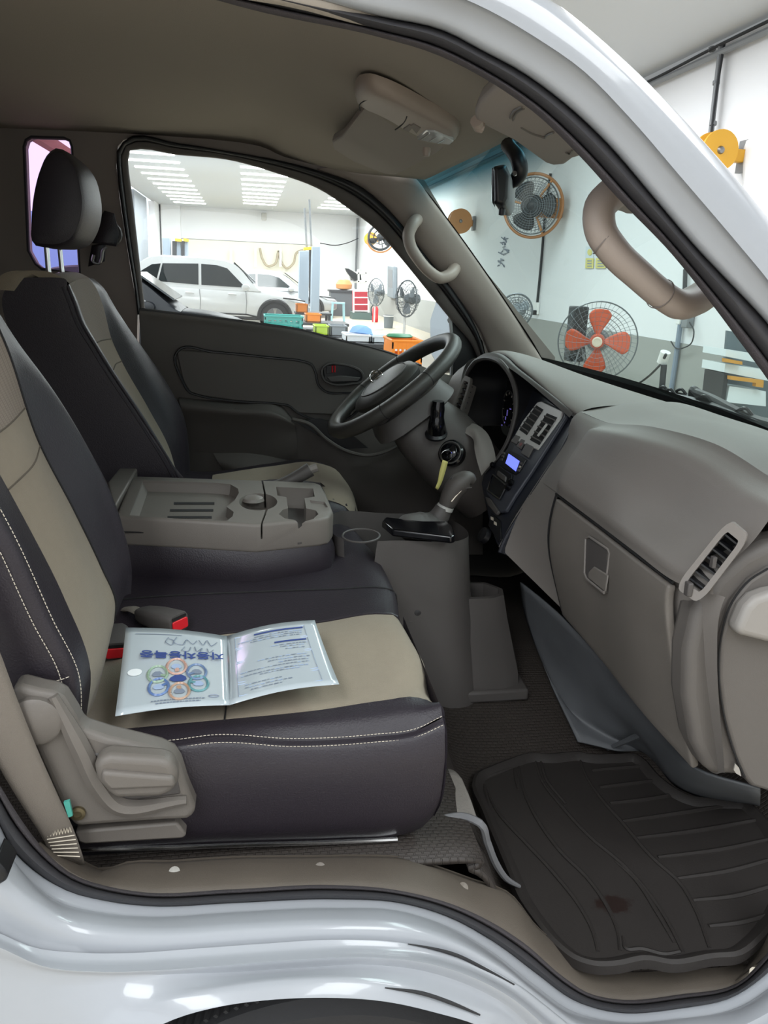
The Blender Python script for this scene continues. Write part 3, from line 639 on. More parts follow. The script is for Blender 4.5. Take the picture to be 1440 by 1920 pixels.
# ---- seat belt strap of the near seat
sb = thing('seat_belt', 'grey brown seat belt webbing hanging down to the sill beside the nearest seat', 'seat belt', (-.25, -.755, .72))
le = [np.array([-.53, -.75, 1.5]), np.array([-.46, -.76, 1.3])]+PY([(-110, 1225, -.765), (-45, 1340, -.765), (0, 1440, -.765), (45, 1515, -.762), (84, 1578, -.755), (96, 1612, -.74)])
re = [np.array([-.48, -.745, 1.5]), np.array([-.41, -.75, 1.3])]+PY([(-40, 1130, -.755), (2, 1228, -.752), (32, 1310, -.752), (66, 1395, -.752), (108, 1490, -.752), (140, 1560, -.748), (160, 1620, -.74)])
obj('webbing', MB().patch([le, (spl(le, 12)+spl(re, 12))/2+[0, -.003, 0], re], nu=40, per=3), M['belt'], sb, solid=.002, soff=0)
mbs = MB()
for k in range(9):
    a = 84+k*5.5; mbs.tube(PY([(a, 1570-k*1.1, -.7565), (a+3, 1560-k*1.1, -.7565), (a+5.5, 1569-k*1.1, -.7565)]), .0007, n=4)
for k in range(6): mbs.tube(PY([(88+k*3, 1574+k*6, -.7565), (140+k*2, 1566+k*8, -.7535)]), .0008, n=4)
so_ = obj('stitching', mbs, M['stitch'], sb); so_['kind'] = 'stuff'
obj('anchor_tab', MB().prism(PY([(119, 1505, -.75), (130, 1502, -.75), (136, 1530, -.75), (128, 1533, -.75)]), (0, .004, 0)), mat('green_tab', '4FA596', .5), sb)
# ---- buckles
def buckle(name, label, tip, tail, w, h, tail2=None):
    t = thing(name, label, 'seat belt buckle', tuple(np.minimum(tip, tail)), 'seat belt buckles on the bench')
    ax = tip-tail; L = np.linalg.norm(ax); ax = ax/L; sx = np.cross(ax, (0, 0, 1)); sx /= np.linalg.norm(sx); uz = np.cross(sx, ax)
    def ring(p, sw, sh): return [p+sx*a*sw+uz*b*sh for a, b in rrect(0, 0, w, h, h*.32, 5)]
    body = MB().loft([ring(tail-ax*.0, .5, .6), ring(tail+ax*L*.15, .8, .8), ring(tail+ax*L*.5, .98, .98), ring(tip-ax*.004, 1, 1), ring(tip, .93, .93)])
    obj('buckle_body', body, M['dash_dark'], t, angle=45)
    bt = MB().prism([tip+ax*.0005+sx*a+uz*(b-h*.08) for a, b in rrect(0, 0, w*.76, h*.55, h*.1, 4)], ax*.003)
    obj('release_button', bt, M['red'], t, bevel=.001)
    obj('latch_slot', MB().prism([tip+ax*.0004+sx*a+uz*(b+h*.3) for a, b in rrect(0, 0, w*.72, h*.14, h*.05, 3)], ax*.001), M['deep_black'], t)
    if tail2 is not None: obj('stalk', MB().tube([tail+ax*.01, (tail+tail2)/2+[0, 0, .004], tail2], [.012, .011, .01], n=8, res=8, flat=.4), M['belt'], t)
    return t
buckle('seat_belt_buckle', 'seat belt buckle with red button lying across the black centre cushion', at(336, 1168, y=-.36), at(262, 1150, y=-.30), .044, .033, at(235, 1142, y=-.27))
buckle('seat_belt_buckle', 'seat belt buckle with red button tucked against the beige backrest, left of the booklet', at(218, 1221, y=-.41), at(222, 1178, y=-.34), .042, .032)

# ================================================================== DRIVER SEAT
ds = thing('driver_seat', 'far driver seat with patterned beige centre, black side bolsters and raised black headrest', 'seat', (-.1, .4, .66))
s0 = B([(345, 905), (320, 880), (240, 780), (170, 680), (120, 600), (104, 560), (112, 530), (120, 522)], .22)
s_rear = [np.array(p)+[-.17+.09*i/7, 0, 0] for i, p in enumerate(s0)]
s1 = B([(338, 905), (326, 882), (266, 784), (205, 692), (178, 648), (150, 600), (138, 566), (126, 536)], .225)
d0 = B([(345, 905), (330, 880), (272, 784), (212, 692), (186, 650), (158, 600), (146, 566), (130, 532)], .245)
d1 = B([(338, 900), (325, 868), (270, 770), (222, 690), (196, 645), (172, 586), (158, 548), (146, 524)], .37)
d2 = B([(333, 895), (318, 842), (278, 765), (229, 679), (211, 640), (191, 567), (178, 536), (166, 521)], .49)
f0 = B([(345, 895), (342, 842), (312, 755), (262, 672), (232, 618), (202, 562), (186, 534), (168, 521)], .53)
f1 = B([(352, 895), (350, 842), (338, 770), (318, 732), (290, 688), (250, 634), (212, 582), (186, 540), (170, 523)], .60)
f2 = [np.array(p)+[-.12, .02, 0] for p in f1]
s_rear[-1] = s_rear[-1]+[.03, 0, 0]
obj('backrest', MB().patch([s_rear, s0, s1, d0], nu=40, per=5), M['leather'], ds, angle=60)
obj('backrest_bolster', MB().patch([d2, f0, f1, f2, s_rear], nu=40, per=5), M['leather'], ds, angle=60)
DR = [d0, d1, d2]
lv = [[0, 0, 0], [1.225, 1.223, 1.218], [1.283, 1.28, 1.272], [3, 3, 3]]
for k, mt in enumerate(('beige', 'beige', 'beige_pattern')):
    obj('backrest_cloth', MB().patch([sub(r, lv[k][i], lv[k+1][i]) for i, r in enumerate(DR)], nu=30, per=6), M[mt], ds, angle=60)
for k in (1, 2):
    obj('cross_seam', MB().tube(np.array([spl(r, 121)[tlev(r, lv[k][i])] for i, r in enumerate(DR)])+[.0, 0, .0], .0016, n=6, res=16), M['cloth_seam'], ds)
obj('seam', MB().tube(np.array(s1)+[.002, -.004, .001], .003, n=6, res=50), M['leather'], ds)
obj('seam', MB().tube(np.array(s1)+[-.008, -.006, -.002], .003, n=6, res=50), M['leather'], ds)
top = [s_rear[-1], s0[-1], d0[-1], d1[-1], d2[-1], f1[-1]]
obj('backrest_cap', MB().patch([np.array(top), np.array(top)+[-.03, 0, .012], np.array(top)+[-.07, 0, .004], np.array(top)+[-.1, 0, -.03]], nu=20, per=4), M['beige'], ds, angle=60)
hd = [(150, 500), (150, 555), (168, 585), (210, 594), (300, 592), (352, 570), (392, 510), (416, 430), (420, 370), (410, 290), (384, 200), (335, 130), (300, 100), (270, 98), (235, 125), (195, 205), (165, 320)]
hh = [at(a*.375, 240+b*.375, y=.30) for a, b in hd]
headrest('headrest', [(p[0], p[2]) for p in hh], .295, .535, ds)
for yy, (pa, pb) in ((.34, ((232, 590), (246, 742))), (.50, ((296, 585), (314, 735)))):
    a = at(pa[0]*.375, 240+pa[1]*.375, y=yy); b = at(pb[0]*.375, 240+pb[1]*.375+8, y=yy)
    obj('headrest_rod', MB().tube([a+[0, 0, .02], b], .0058, n=10), M['chrome'], ds)
    obj('rod_guide', MB().lathe([(.013, 0), (.013, .008), (.008, .01)], b+[0, 0, .006], (0, 0, 1), 12), M['black'], ds)
# driver cushion
def ring_y(y, z0, z1, xa, xb, r=.04): return [(cx, y, cz) for cx, cz in rrect((xa+xb)/2, (z0+z1)/2, xb-xa, z1-z0, r, 6)]
e0 = PY([(330, 930, .17), (480, 925, .17), (560, 912, .17), (610, 915, .17), (640, 945, .17), (655, 985, .17), (655, 1010, .17)])
cw = [np.array(p) for p in e0]
R_ = []
for y, dz, dx in ((.17, -.02, -.03), (.19, 0, 0), (.25, .005, .015), (.40, -.004, .03), (.54, .005, .015), (.60, 0, 0), (.63, -.03, -.03)):
    R_.append([(-.30, y, .70), (-.30, y, .90+dz), (-.1, y, .905+dz), (.06, y, .93+dz), (.17+dx, y, .94+dz), (.23+dx, y, .915+dz), (.25+dx, y, .86+dz), (.22+dx, y, .70)])
obj('cushion', MB().patch(R_[:3], nu=30, per=4), M['leather'], ds, angle=60)
obj('cushion_cloth', MB().patch([[(x, y, z+.001) for x, y, z in r[2:7]] for r in R_[1:5]], nu=24, per=4), M['beige'], ds, angle=60)
obj('cushion', MB().patch(R_[2:5], nu=30, per=4), M['leather'], ds, angle=60)
obj('cushion', MB().patch(R_[4:], nu=30, per=4), M['leather'], ds, angle=60)
# driver belt hanging on the far pillar
db = thing('seat_belt', 'dark seat belt with steel tongue hanging on the far door pillar behind the headrest', 'seat belt', (-.36, .76, 1.3))
obj('webbing', MB().patch([pts([(168, 455), (180, 420), (196, 395)], y=.74), pts([(218, 462), (222, 440), (214, 400)], y=.74)], nu=10), M['leather'], db, solid=.004)
obj('webbing', MB().patch([pts([(165, 500), (172, 460)], y=.755), pts([(196, 490), (198, 455)], y=.755)], nu=10), M['leather'], db, solid=.003)
obj('belt_tongue', MB().tube(pts([(176, 478), (174, 490), (186, 494), (190, 486), (194, 468), (200, 463)], y=.735), .004, n=6, res=24), M['steel'], db)
obj('belt_guide', MB().tube(pts([(212, 420), (222, 432), (224, 444), (216, 456)], y=.755), .008, n=8, res=16), M['black'], db)

# ================================================================== FOLDED CENTRE CONSOLE
cc = thing('centre_console', 'folded centre backrest as grey plastic console tray with cup holders, between the seats', 'console', (-.05, 0, .86))
ZT = 1.0
T_ = lambda l, z=ZT: pts(l, z=z)
plan = T_([(216, 968), (350, 975), (480, 983), (600, 972), (618, 968), (625, 958), (612, 925), (602, 908), (590, 904), (500, 900), (430, 898), (258, 892), (246, 896)])
top_c = obj('console_body', MB().prism([p-[0, 0, .058] for p in plan], (0, 0, .058)), M['console'], cc, bevel=.007, seg=3)
tray = T_([(268, 901), (400, 905), (432, 908), (446, 916), (448, 924), (440, 938), (425, 950), (438, 960), (436, 968), (424, 977), (330, 972), (243, 966)])
def pocket(P, dep, z=ZT, grow=.002):
    P = np.array([np.asarray(p) for p in P]); c = P.mean(0); B_ = c+(P-c)*.93
    return MB().loft([B_-[0, 0, dep], P-[0, 0, dep*.25], P+[0, 0, .03]])
sq = T_([(518, 913), (587, 916), (590, 931), (571, 934), (574, 953), (592, 957), (597, 964), (588, 972), (560, 976), (534, 972), (523, 964), (530, 956), (540, 953), (537, 932), (520, 929)])
th = math.pi
cup = [at(484+36*math.cos(a), 941+16*math.sin(a), z=ZT) for a in np.linspace(0, 2*th, 22, endpoint=False)]
pad = T_([(581, 938), (608, 941), (615, 951), (586, 953)])
lidgap = T_([(489, 896), (492, 896), (504, 950), (489, 990), (486, 990), (500, 950)])
cut(top_c, [pocket(tray, .022), pocket(sq, .045), pocket(cup, .03), pocket(pad, .004), MB().prism([p-[0, 0, .03] for p in lidgap], (0, 0, .06))])
for a_, b_, y_ in ((326, 402, 944), (319, 400, 957), (314, 397, 970)):
    obj('tray_slot_shade', MB().prism(T_([(a_, y_-2), (b_, y_-2), (b_, y_+2), (a_, y_+2)], ZT-.0215), (0, 0, .0006)), M['seam'], cc)  # flat dark strips paint in the shade of the slots
obj('thumb_dome', MB().lathe([(.024, 0), (.021, .006), (.012, .010), (.001, .0115)], at(474, 938, z=ZT-.010), (0, 0, 1), 24), M['console'], cc)
obj('recess_shade', MB().prism([p-[0, 0, .048] for p in sq], (0, 0, .004)), M['dash_dark'], cc)  # darker floor colours in the shade at the bottom of the recess
# raised back edge of the tray
obj('tray_back', MB().prism(T_([(203, 926), (228, 894), (250, 888), (262, 892), (218, 972), (212, 970)], ZT-.02), (0, 0, .026)), M['console'], cc, bevel=.006, seg=3)
# plastic skirt and padded lower body
low = [(p[0], p[1]) for p in plan]
cen = np.mean(np.array(low), 0)
def pl(s, z, dy=0): return [(cen[0]+(x-cen[0])*s, cen[1]+(y-cen[1])*s+dy, z) for x, y in low]
obj('skirt_groove', MB().tube([at(px, py, y=-.1405) for px, py in ((232, 997), (330, 1001), (470, 1003), (484, 996), (492, 984))], .0014, n=6, res=30), M['seam'], cc)
obj('padded_body', MB().loft([pl(.93, .845), pl(1.0, .87), pl(1.035, .90), pl(1.03, .925), pl(.985, .944)]), M['leather'], cc, angle=50)
obj('piping', MB().tube([(cen[0]+(x-cen[0])*1.02, cen[1]+(y-cen[1])*1.02, z) for (x, y), z in zip(low[:7], (.868, .868, .868, .872, .88, .895, .93))], .002, n=6, res=40), M['seam'], cc)
# ---- handbrake lever behind it
hb = thing('handbrake_lever', 'grey handbrake lever with push button between console and driver seat', 'lever', (.05, .14, .9))
obj('lever_grip', MB().tube(PY([(470, 925, .15), (520, 912, .15), (560, 893, .15), (582, 880, .15)]), [.013, .015, .015, .017], n=10, res=16), M['dash_dark'], hb)
obj('push_button', MB().tube(PY([(581, 881, .15), (595, 876, .15)]), .010, n=8), M['dash'], hb)
obj('lever_boot', MB().patch([PY([(430, 930, .20), (540, 918, .22), (610, 912, .20)]), PY([(450, 905, .18), (540, 898, .18), (600, 905, .18)]), PY([(430, 935, .14), (530, 925, .14), (610, 925, .14)])], nu=14, per=4), M['leather'], hb)
# ================================================================== DASHBOARD
da = thing('dashboard', 'grey brown plastic dashboard with glove box, navy centre panel and hooded instrument binnacle', 'dashboard', (.7, 0, .75))
def base(y, z=1.2, dx=0): return np.array([.955-.155*y*y+dx, y, z])
YS = (-.03, -.17, -.34, -.50, -.62, -.69)
PXS = [[(1088, 772), (1058, 828), (1010, 900), (965, 970), (935, 1025)],
       [(1142, 793), (1086, 850), (1047, 926), (1032, 1020), (1057, 1145)],
       [(1222, 800), (1160, 900), (1130, 988), (1120, 1090), (1135, 1235)],
       [(1340, 832), (1270, 960), (1196, 1038), (1190, 1160), (1212, 1332)],
       [(1445, 895), (1345, 1012), (1268, 1092), (1270, 1222), (1310, 1440)],
       [(1510, 935), (1430, 1030), (1345, 1120), (1330, 1240), (1345, 1450)]]
strips = []
for y, P in zip(YS, PXS):
    q = B(P, y); b = base(y)
    strips.append([b, b*.55+q[0]*.45+[0, 0, .018]]+q)
P4 = [np.array([spl(s, 36, by_index=True)[j] for s in strips]) for j in range(36)]
def dash_pt(i, u):  # strip index space, level index space
    row = np.array([spl(s, 121, by_index=True)[int(round(u/6*120))] for s in strips]); return spl(row, 121, by_index=True)[int(round(i/5*120))]
# main skin: band beside the centre panel, upper pad, airbag bulge
mb = MB()
mb.patch([[q+np.array([0, .05, -.010]) for q in (strips[0][0]+[.02, 0, -.03], strips[0][0], strips[0][1], strips[0][2])]]+[[s[0]+[.02, 0, -.03], s[0], s[1], s[2]] for s in strips], nu=24, per=8)
obj('dash_top', mb, M['dash'], da, angle=80)
# raised crease between top pad and airbag cover
def lvl(a, b, n=26): return [np.array([spl(s, 121, by_index=True)[int(round(u/6*120))] for s in strips]) for u in np.linspace(a, b, n)]
mb = MB()
G = np.array([spl(r, 50, by_index=True) for r in lvl(2, 4, 26)])
for j in range(26):
    for i in range(50):
        u = i/49*5; t = j/25
        # shallow step following the arc of the airbag cover
        if u > .95: G[j, i] += np.array([-.018, 0, .010])*min(1, (u-.95)*8)*min(1, max(0, (t-.06)*7))*(1-max(0, (t-.9)*10)*.6)
mb.grid(G); obj('airbag_cover', mb, M['dash'], da, angle=60)
mb = MB(); mb.grid(np.array([spl(r[:2], 8) for r in lvl(4, 6, 26)])); 
obj('centre_side_panel', mb, M['dash'], da, angle=60)
# body behind the glove box
mb = MB(); G = np.array([spl(r[1:], 30, by_index=True) for r in lvl(4, 6, 26)])
mb.grid(G+np.array([.012, 0, 0])); obj('dash_face', mb, M['dash'], da, angle=60)
# glove box lid standing proud of the face
mb = MB(); G2 = np.array([spl(r[1:5], 41, by_index=True)[1:41] for r in lvl(4.03, 6, 27)])
mb.grid(G2+np.array([-.004, 0, 0]))
gb = obj('glove_box_lid', mb, mat('glove_box_plastic', '6E6862', .55, grain=800, gstr=.18, vary=.06, vscale=20), da, solid=.014, soff=0, bevel=.004, angle=60)
P_ = [at(a, b, x=.604) for a, b in ((1098, 1010), (1105, 1006), (1140, 1030), (1143, 1038), (1137, 1083), (1133, 1112), (1100, 1085), (1096, 1074))]
# latch: framed pull recess
obj('latch_frame', MB().tube(P_, .0022, n=6, closed=True), M['dash'], gb)
obj('latch_pull', MB().prism([p+[.001, 0, 0] for p in P_], (.006, 0, 0)), M['dash_dark'], gb)
obj('latch_scoop', MB().prism([at(a, b, x=.601) for a, b in ((1103, 1072), (1113, 1062), (1139, 1078), (1134, 1110), (1102, 1084))], (.004, 0, 0)), M['console'], gb, bevel=.003)
obj('panel_gap', MB().tube([p+[-.005, 0, 0] for p in spl(lvl(4.0, 4.0, 1)[0][1:5], 30, by_index=True)], .0028, n=6), M['deep_black'], da)
obj('panel_gap', MB().tube([r[1]+[-.004, 0, 0] for r in lvl(4.0, 6, 20)], .0022, n=6), M['seam'], da)
# underside / kick panel of the footwell
mb = MB()
kr = [PY([(975, 1092, -.03), (1040, 1146, -.15), (1150, 1262, -.33), (1245, 1372, -.46), (1312, 1446, -.60), (1425, 1480, -.66)]),
      PY([(983, 1150, -.03), (1045, 1240, -.14), (1140, 1320, -.29), (1225, 1392, -.42), (1305, 1456, -.57), (1425, 1492, -.65)]),
      PY([(1015, 1240, -.09), (1055, 1312, -.17), (1128, 1362, -.25), (1208, 1402, -.33), (1265, 1462, -.46), (1425, 1500, -.62)]),
      [at(1084, 1390, z=.545), at(1120, 1398, z=.54), at(1152, 1406, z=.535), at(1208, 1412, z=.525), at(1268, 1476, z=.50), at(1425, 1512, z=.52)]]
obj('kick_panel', MB().patch(kr, nu=36, per=6), M['kick'], da, solid=.004)
obj('panel_hole', MB().lathe([(.009, 0), (.009, .002), (.006, .003), (.0055, -.001), (.0005, -.001)], at(1133, 1252, y=-.262), (-1, -.3, .2), 16), M['deep_black'], da)
obj('brace_edge', MB().tube(PY([(1140, 1404, -.26), (1200, 1378, -.35), (1258, 1352, -.47)]), [.004, .008, .004], n=8, res=14), M['kick'], da)
# ---- near end of the dash: rounded end panel and vent
e_out = [(1560, 1000), (1440, 1018), (1395, 1040), (1345, 1085), (1305, 1150), (1288, 1225), (1286, 1310), (1300, 1395), (1326, 1450), (1345, 1456), (1393, 1458), (1460, 1490), (1580, 1500)]
obj('end_panel', MB().prism(pts(e_out, y=-.665), (0, .055, 0)), M['end'], da, bevel=.016, seg=4)
e_in = [(1560, 1020), (1440, 1066), (1405, 1088), (1372, 1130), (1352, 1195), (1348, 1270), (1358, 1345), (1380, 1420), (1396, 1457), (1410, 1475), (1460, 1490), (1580, 1500)]
ec = obj('end_cover', MB().prism(pts(e_in, y=-.674), (0, .03, 0)), M['end'], da, bevel=.006, seg=3)
obj('cover_gap', MB().tube(pts(e_in[1:9], y=-.6735), .0016, n=6, res=40), M['seam'], ec)
obj('cover_grip', MB().prism(pts([(1560, 1095), (1445, 1112), (1418, 1122), (1400, 1140), (1386, 1172), (1380, 1188), (1392, 1194), (1440, 1206), (1560, 1222)], y=-.70), (0, .03, 0)), mat('pale_grip', '928D88', .45), ec, bevel=.010, seg=4)
# paint chips / scuffs along the bottom edge
obj('scuff_mark', MB().prism(pts([(1379, 1432), (1386, 1440), (1390, 1456), (1380, 1450), (1376, 1444)], y=-.6755), (0, .002, 0)), mat('chipped_edge', 'A39E96', .8), ec)
def vent(name, P, nslat, parent, mframe, depth=.03, bar=None, inset=.12):
    """framed air outlet between four corners a,b (top), c,d (bottom): frame, dark box and slats"""
    a, b, c, d = [np.asarray(p, float) for p in P]
    n = np.cross(b-a, d-a); n /= np.linalg.norm(n)
    if np.dot(n, EYE-a) < 0: n = -n
    def bl(u, v): return (a*(1-u)+b*u)*(1-v)+(d*(1-u)+c*u)*v
    f = obj(name, MB(), mframe, parent) if False else None
    outer = [bl(u, v) for u, v in rrect(.5, .5, 1, 1, .22, 5)]
    i_ = inset
    mb = MB(); 
    ins = [bl(.5+(u-.5)*(1-1.2*i_), .5+(v-.5)*(1-2*i_)) for u, v in rrect(.5, .5, 1, 1, .14, 5)]
    rings = [[p-n*.006 for p in outer], [p+n*.004 for p in outer], [p+n*.004 for p in ins], [p-n*depth for p in ins]]
    mb.grid(np.array(rings), closed_u=True)
    f = obj(name, mb, mframe, parent, smooth=False)
    obj('vent_back', MB().add([p-n*depth for p in ins], [tuple(range(len(ins)))]), M['deep_black'], f)
    for k in range(nslat):
        u = i_*.6+(1-1.2*i_)*(k+.5)/nslat
        p, q = bl(u, i_), bl(u, 1-i_); w = (b-a); w /= np.linalg.norm(w)
        obj('slat', MB().prism([p-w*.0012-n*.002, p+w*.0012-n*.002, p+w*.003-n*.016, p-n*.016], q-p), M['black'], f, smooth=False)
    return f
# near vent: curved row of vertical blades
vb = [at(1266, 1100, y=-.628), at(1368, 972, y=-.655), at(1408, 1006, y=-.672), at(1312, 1132, y=-.655)]
vf = vent('air_vent', [EYE+(p-EYE)*.965 for p in vb], 7, da, M['dash'], inset=.2)
obj('vent_thumb_tab', MB().box(EYE+((vb[0]+vb[1]+vb[2]+vb[3])/4-EYE)*.962, (.006, .008, .016)), M['dash_dark'], vf, bevel=.001)
obj('vent_wheel', MB().box(EYE+(at(1291, 1104, y=-.64)-EYE)*.96, (.008, .012, .02)), M['dash_dark'], vf, bevel=.002)
# further small outlet at the very edge
obj('demister_slot', MB().prism([at(a, b, y=-.655) for a, b in ((1422, 967), (1436, 960), (1470, 975), (1470, 990), (1440, 978))], (.004, .004, 0)), M['black'], da)
# defroster grille on the dash top by the screen
gp = [at(a, b, z=1.205) for a, b in ((1285, 774), (1300, 768), (1320, 776), (1334, 786), (1330, 792), (1300, 786))]
obj('demister_grille', MB().prism([p+[-.0, 0, .0] for p in gp], (0, 0, .006)), M['dash_dark'], da, bevel=.002)
# ---- binnacle hood (dark) and top pad on the driver side
hood_px = [(858, 800, .54), (863, 765, .54), (868, 732, .53), (876, 700, .52), (888, 681, .49), (905, 672, .43), (925, 673, .35), (943, 684, .28), (957, 704, .245), (966, 730, .225), (968, 760, .21), (961, 800, .205), (948, 835, .205), (930, 862, .21), (908, 886, .22)]
hr = np.array(PY(hood_px))
HR = spl(hr, 60)
rim = obj('binnacle_rim', MB().tube(HR+[.0, 0, 0], [.004, .006, .007, .006, .004], n=8), M['dash_dark'], da)
ctr = np.array([0, .38, 1.14])
def inset_(f, dx): 
    Q = HR.copy(); Q[:, 1] = ctr[1]+(Q[:, 1]-ctr[1])*f; Q[:, 2] = ctr[2]+(Q[:, 2]-ctr[2])*f; Q[:, 0] += dx; return Q
obj('binnacle_shell', MB().patch([HR, inset_(.97, .04), inset_(.92, .10), inset_(.86, .14), np.array([[.72, .38, 1.12]]*60)+(inset_(.3, 0)-[[0, .38, 1.14]])*[0, 1, 1]], nu=60, per=4), M['black'], da, angle=60)
# instrument face
fc = at(920, 800, x=.70)
ip = obj('instrument_panel', MB().prism([(.705, .38+a, 1.115+b) for a, b in rrect(0, 0, .34, .15, .05, 6)], (.01, 0, 0)), M['gloss_black'], da)
M['violet_glow'] = mat('violet_display', '8D7BE8', .5, emit=.25)
for yy, zz, r in ((.48, 1.115, .05), (.38, 1.12, .045), (.285, 1.11, .045)):
    obj('gauge_ring', MB().tube([(.703, yy+r*math.cos(a), zz+r*math.sin(a)) for a in np.linspace(0, 2*math.pi, 24, endpoint=False)], .002, n=5, closed=True), M['dash_dark'], ip)
    for k in range(9):
        a = math.radians(-40+k*32); p = np.array([.703, yy+r*.8*math.cos(a), zz+r*.8*math.sin(a)])
        obj('gauge_mark', MB().tube([p, p+[0, r*.12*math.cos(a), r*.12*math.sin(a)]], .0012, n=4), M['stitch'], ip)
for k, (px, py, w, h) in enumerate(((951, 774, .003, .016), (957, 767, .010, .003), (948, 784, .003, .009), (941, 797, .006, .003), (946, 792, .003, .004))):
    p = at(px, py, x=.694)
    obj('gauge_digit', MB().box(p, (.002, w, h)), M['violet_glow'], ip)
# hood outer surface up to the ridge of the top pad
ridge = np.array(PY([(858, 790, .60), (866, 735, .60), (876, 696, .575), (893, 672, .53), (915, 662, .46), (940, 664, .37), (975, 692, .24), (1010, 720, .14), (1050, 752, .05), (1078, 775, -.015)]))
HT = np.array(PY([(858, 800, .545), (864, 760, .545), (870, 728, .535), (880, 695, .515), (897, 674, .46), (918, 669, .39), (947, 685, .28), (985, 712, .17), (1030, 750, .07), (1068, 783, -.01)]))
obj('binnacle_hood', MB().patch([HT, (spl(HT, 10)+spl(ridge, 10))/2+[0, 0, .004], ridge], nu=50, per=4), M['dash_dark'], da, angle=70)
bs = [base(y) for y in np.linspace(.74, -.03, 14)]
rdg2 = np.array(PY([(905, 668, .55), (925, 660, .46), (945, 662, .38), (975, 684, .25), (1010, 712, .15), (1050, 748, .055), (1086, 774, -.03)]))
pad_mid = (spl(rdg2, 14)*.5+np.array(bs)*.5)+[0, 0, .014]
obj('dash_top_pad', MB().patch([rdg2-[0, 0, .012], rdg2, spl(rdg2, 14)*.85+np.array(bs)*.15+[0, 0, .012], pad_mid, bs, [b+[.02, 0, -.03] for b in bs]], nu=44, per=5), M['dash'], da, angle=70)
# far end of the dash past the binnacle, with a corner vent
obj('dash_far_end', MB().patch([[(.56, .50, 1.06), (.58, .55, 1.13), (.60, .60, 1.20), (.66, .70, 1.23), (.78, .76, 1.22)], [(.55, .62, .98), (.57, .68, 1.08), (.60, .73, 1.15), (.68, .77, 1.18), (.8, .79, 1.2)], [(.6, .60, .85), (.63, .7, .9), (.66, .78, 1.0), (.72, .79, 1.1), (.8, .80, 1.1)]], nu=20, per=6), M['dash'], da, angle=70)
vb2 = PY([(843, 775, .585), (872, 704, .60), (886, 710, .56), (862, 790, .535)])
vent('air_vent', [EYE+(p-EYE)*.955 for p in vb2], 6, da, M['dash'], inset=.2)
# ---- navy centre panel
p1 = at(1085, 780, y=-.03); p2 = at(938, 1018, y=-.03); t_ = p2-p1; hz = np.array([-.10, 1, 0]); hz /= np.linalg.norm(hz)
nn_ = np.cross(t_, hz); nn_ /= np.linalg.norm(nn_)
if nn_[0] > 0: nn_ = -nn_
CP = p1
def cp(px, py, lift=0.0): return at_plane(px, py, CP, nn_)+nn_*lift
panel_px = [(1080, 786), (1060, 828), (1020, 892), (975, 962), (942, 1020), (936, 1036), (926, 1016), (915, 985), (905, 940), (898, 905), (902, 886), (925, 866), (947, 838), (962, 800), (968, 756), (962, 716), (975, 712), (1010, 735), (1050, 765)]
cs = obj('centre_panel', MB().prism([cp(a, b, -.006) for a, b in panel_px], -nn_*.02), M['navy'], da, bevel=.004)
obj('panel_edge', MB().tube([cp(a, b, -.003) for a, b in panel_px[:6]], .006, n=8, res=40), M['navy'], cs)
def cprism(name, P, lift, th, mt, parent, bevel=.002):
    return obj(name, MB().prism([cp(a, b, lift) for a, b in P], -nn_*th), M[mt] if isinstance(mt, str) else mt, parent, bevel=bevel)
# silver vent surround running down round the radio
M['bezel'] = mat('navy_grey_bezel', '3C3E46', .4)
bez = [(1012, 755), (1020, 753), (1062, 772), (1064, 782), (1040, 820), (1012, 864), (998, 886), (968, 930), (950, 960), (940, 962), (914, 928), (914, 918), (938, 890), (960, 850), (985, 800)]
cprism('vent_bezel', bez, .004, .010, M['bezel'], cs, .003)
top_b = [(1012, 757), (1020, 755), (1060, 774), (1056, 786), (1012, 846), (966, 826), (985, 792)]
sv = cprism('silver_surround', top_b, .008, .006, 'silver', cs, .002)
def q4(a, b, c, d): return [cp(p[0], p[1], .0085) for p in (a, b, c, d)]
def cvent(a, b, c, d, n):
    P = q4(a, b, c, d); v = vent('air_vent', P, n, sv, M['black'], depth=.004, inset=.06); return v
cvent((1010, 765), (1024, 771), (992, 818), (979, 810), 2) if False else None
for (a, b, c, d) in (((1011, 763), (1024, 771), (993, 819), (979, 809)), ((1031, 778), (1050, 786), (1017, 838), (999, 828))):
    o_ = obj('vent_opening', MB().prism([cp(p[0], p[1], .009) for p in (a, b, c, d)], -nn_*.003), M['deep_black'], sv)
    for k in range(5):
        t = (k+.6)/5.2
        p = cp(a[0]+(d[0]-a[0])*t, a[1]+(d[1]-a[1])*t, .010); q = cp(b[0]+(c[0]-b[0])*t, b[1]+(c[1]-b[1])*t, .010)
        obj('slat', MB().tube([p, q], .0022, n=5), M['dash_dark'], o_)
obj('vent_thumb_tab', MB().tube([cp(1034, 800, .013), cp(1026, 812, .014), cp(1017, 822, .013)], .003, n=6), M['silver'], sv)
# buttons
for P, mt in (([(972, 818), (981, 822), (973, 836), (962, 831)], 'dash_dark'), ([(983, 826), (990, 829), (981, 845), (973, 840)], 'dash_dark'), ([(992, 834), (1006, 841), (995, 861), (982, 853)], 'dash_dark')):
    cprism('switch_button', P, .0095, .005, mt, cs, .0015)
cprism('hazard_mark', [(983, 833), (986, 835), (982, 840), (979, 838)], .0103, .001, mat('dim_red', '7A3A3A', .5), cs, 0)
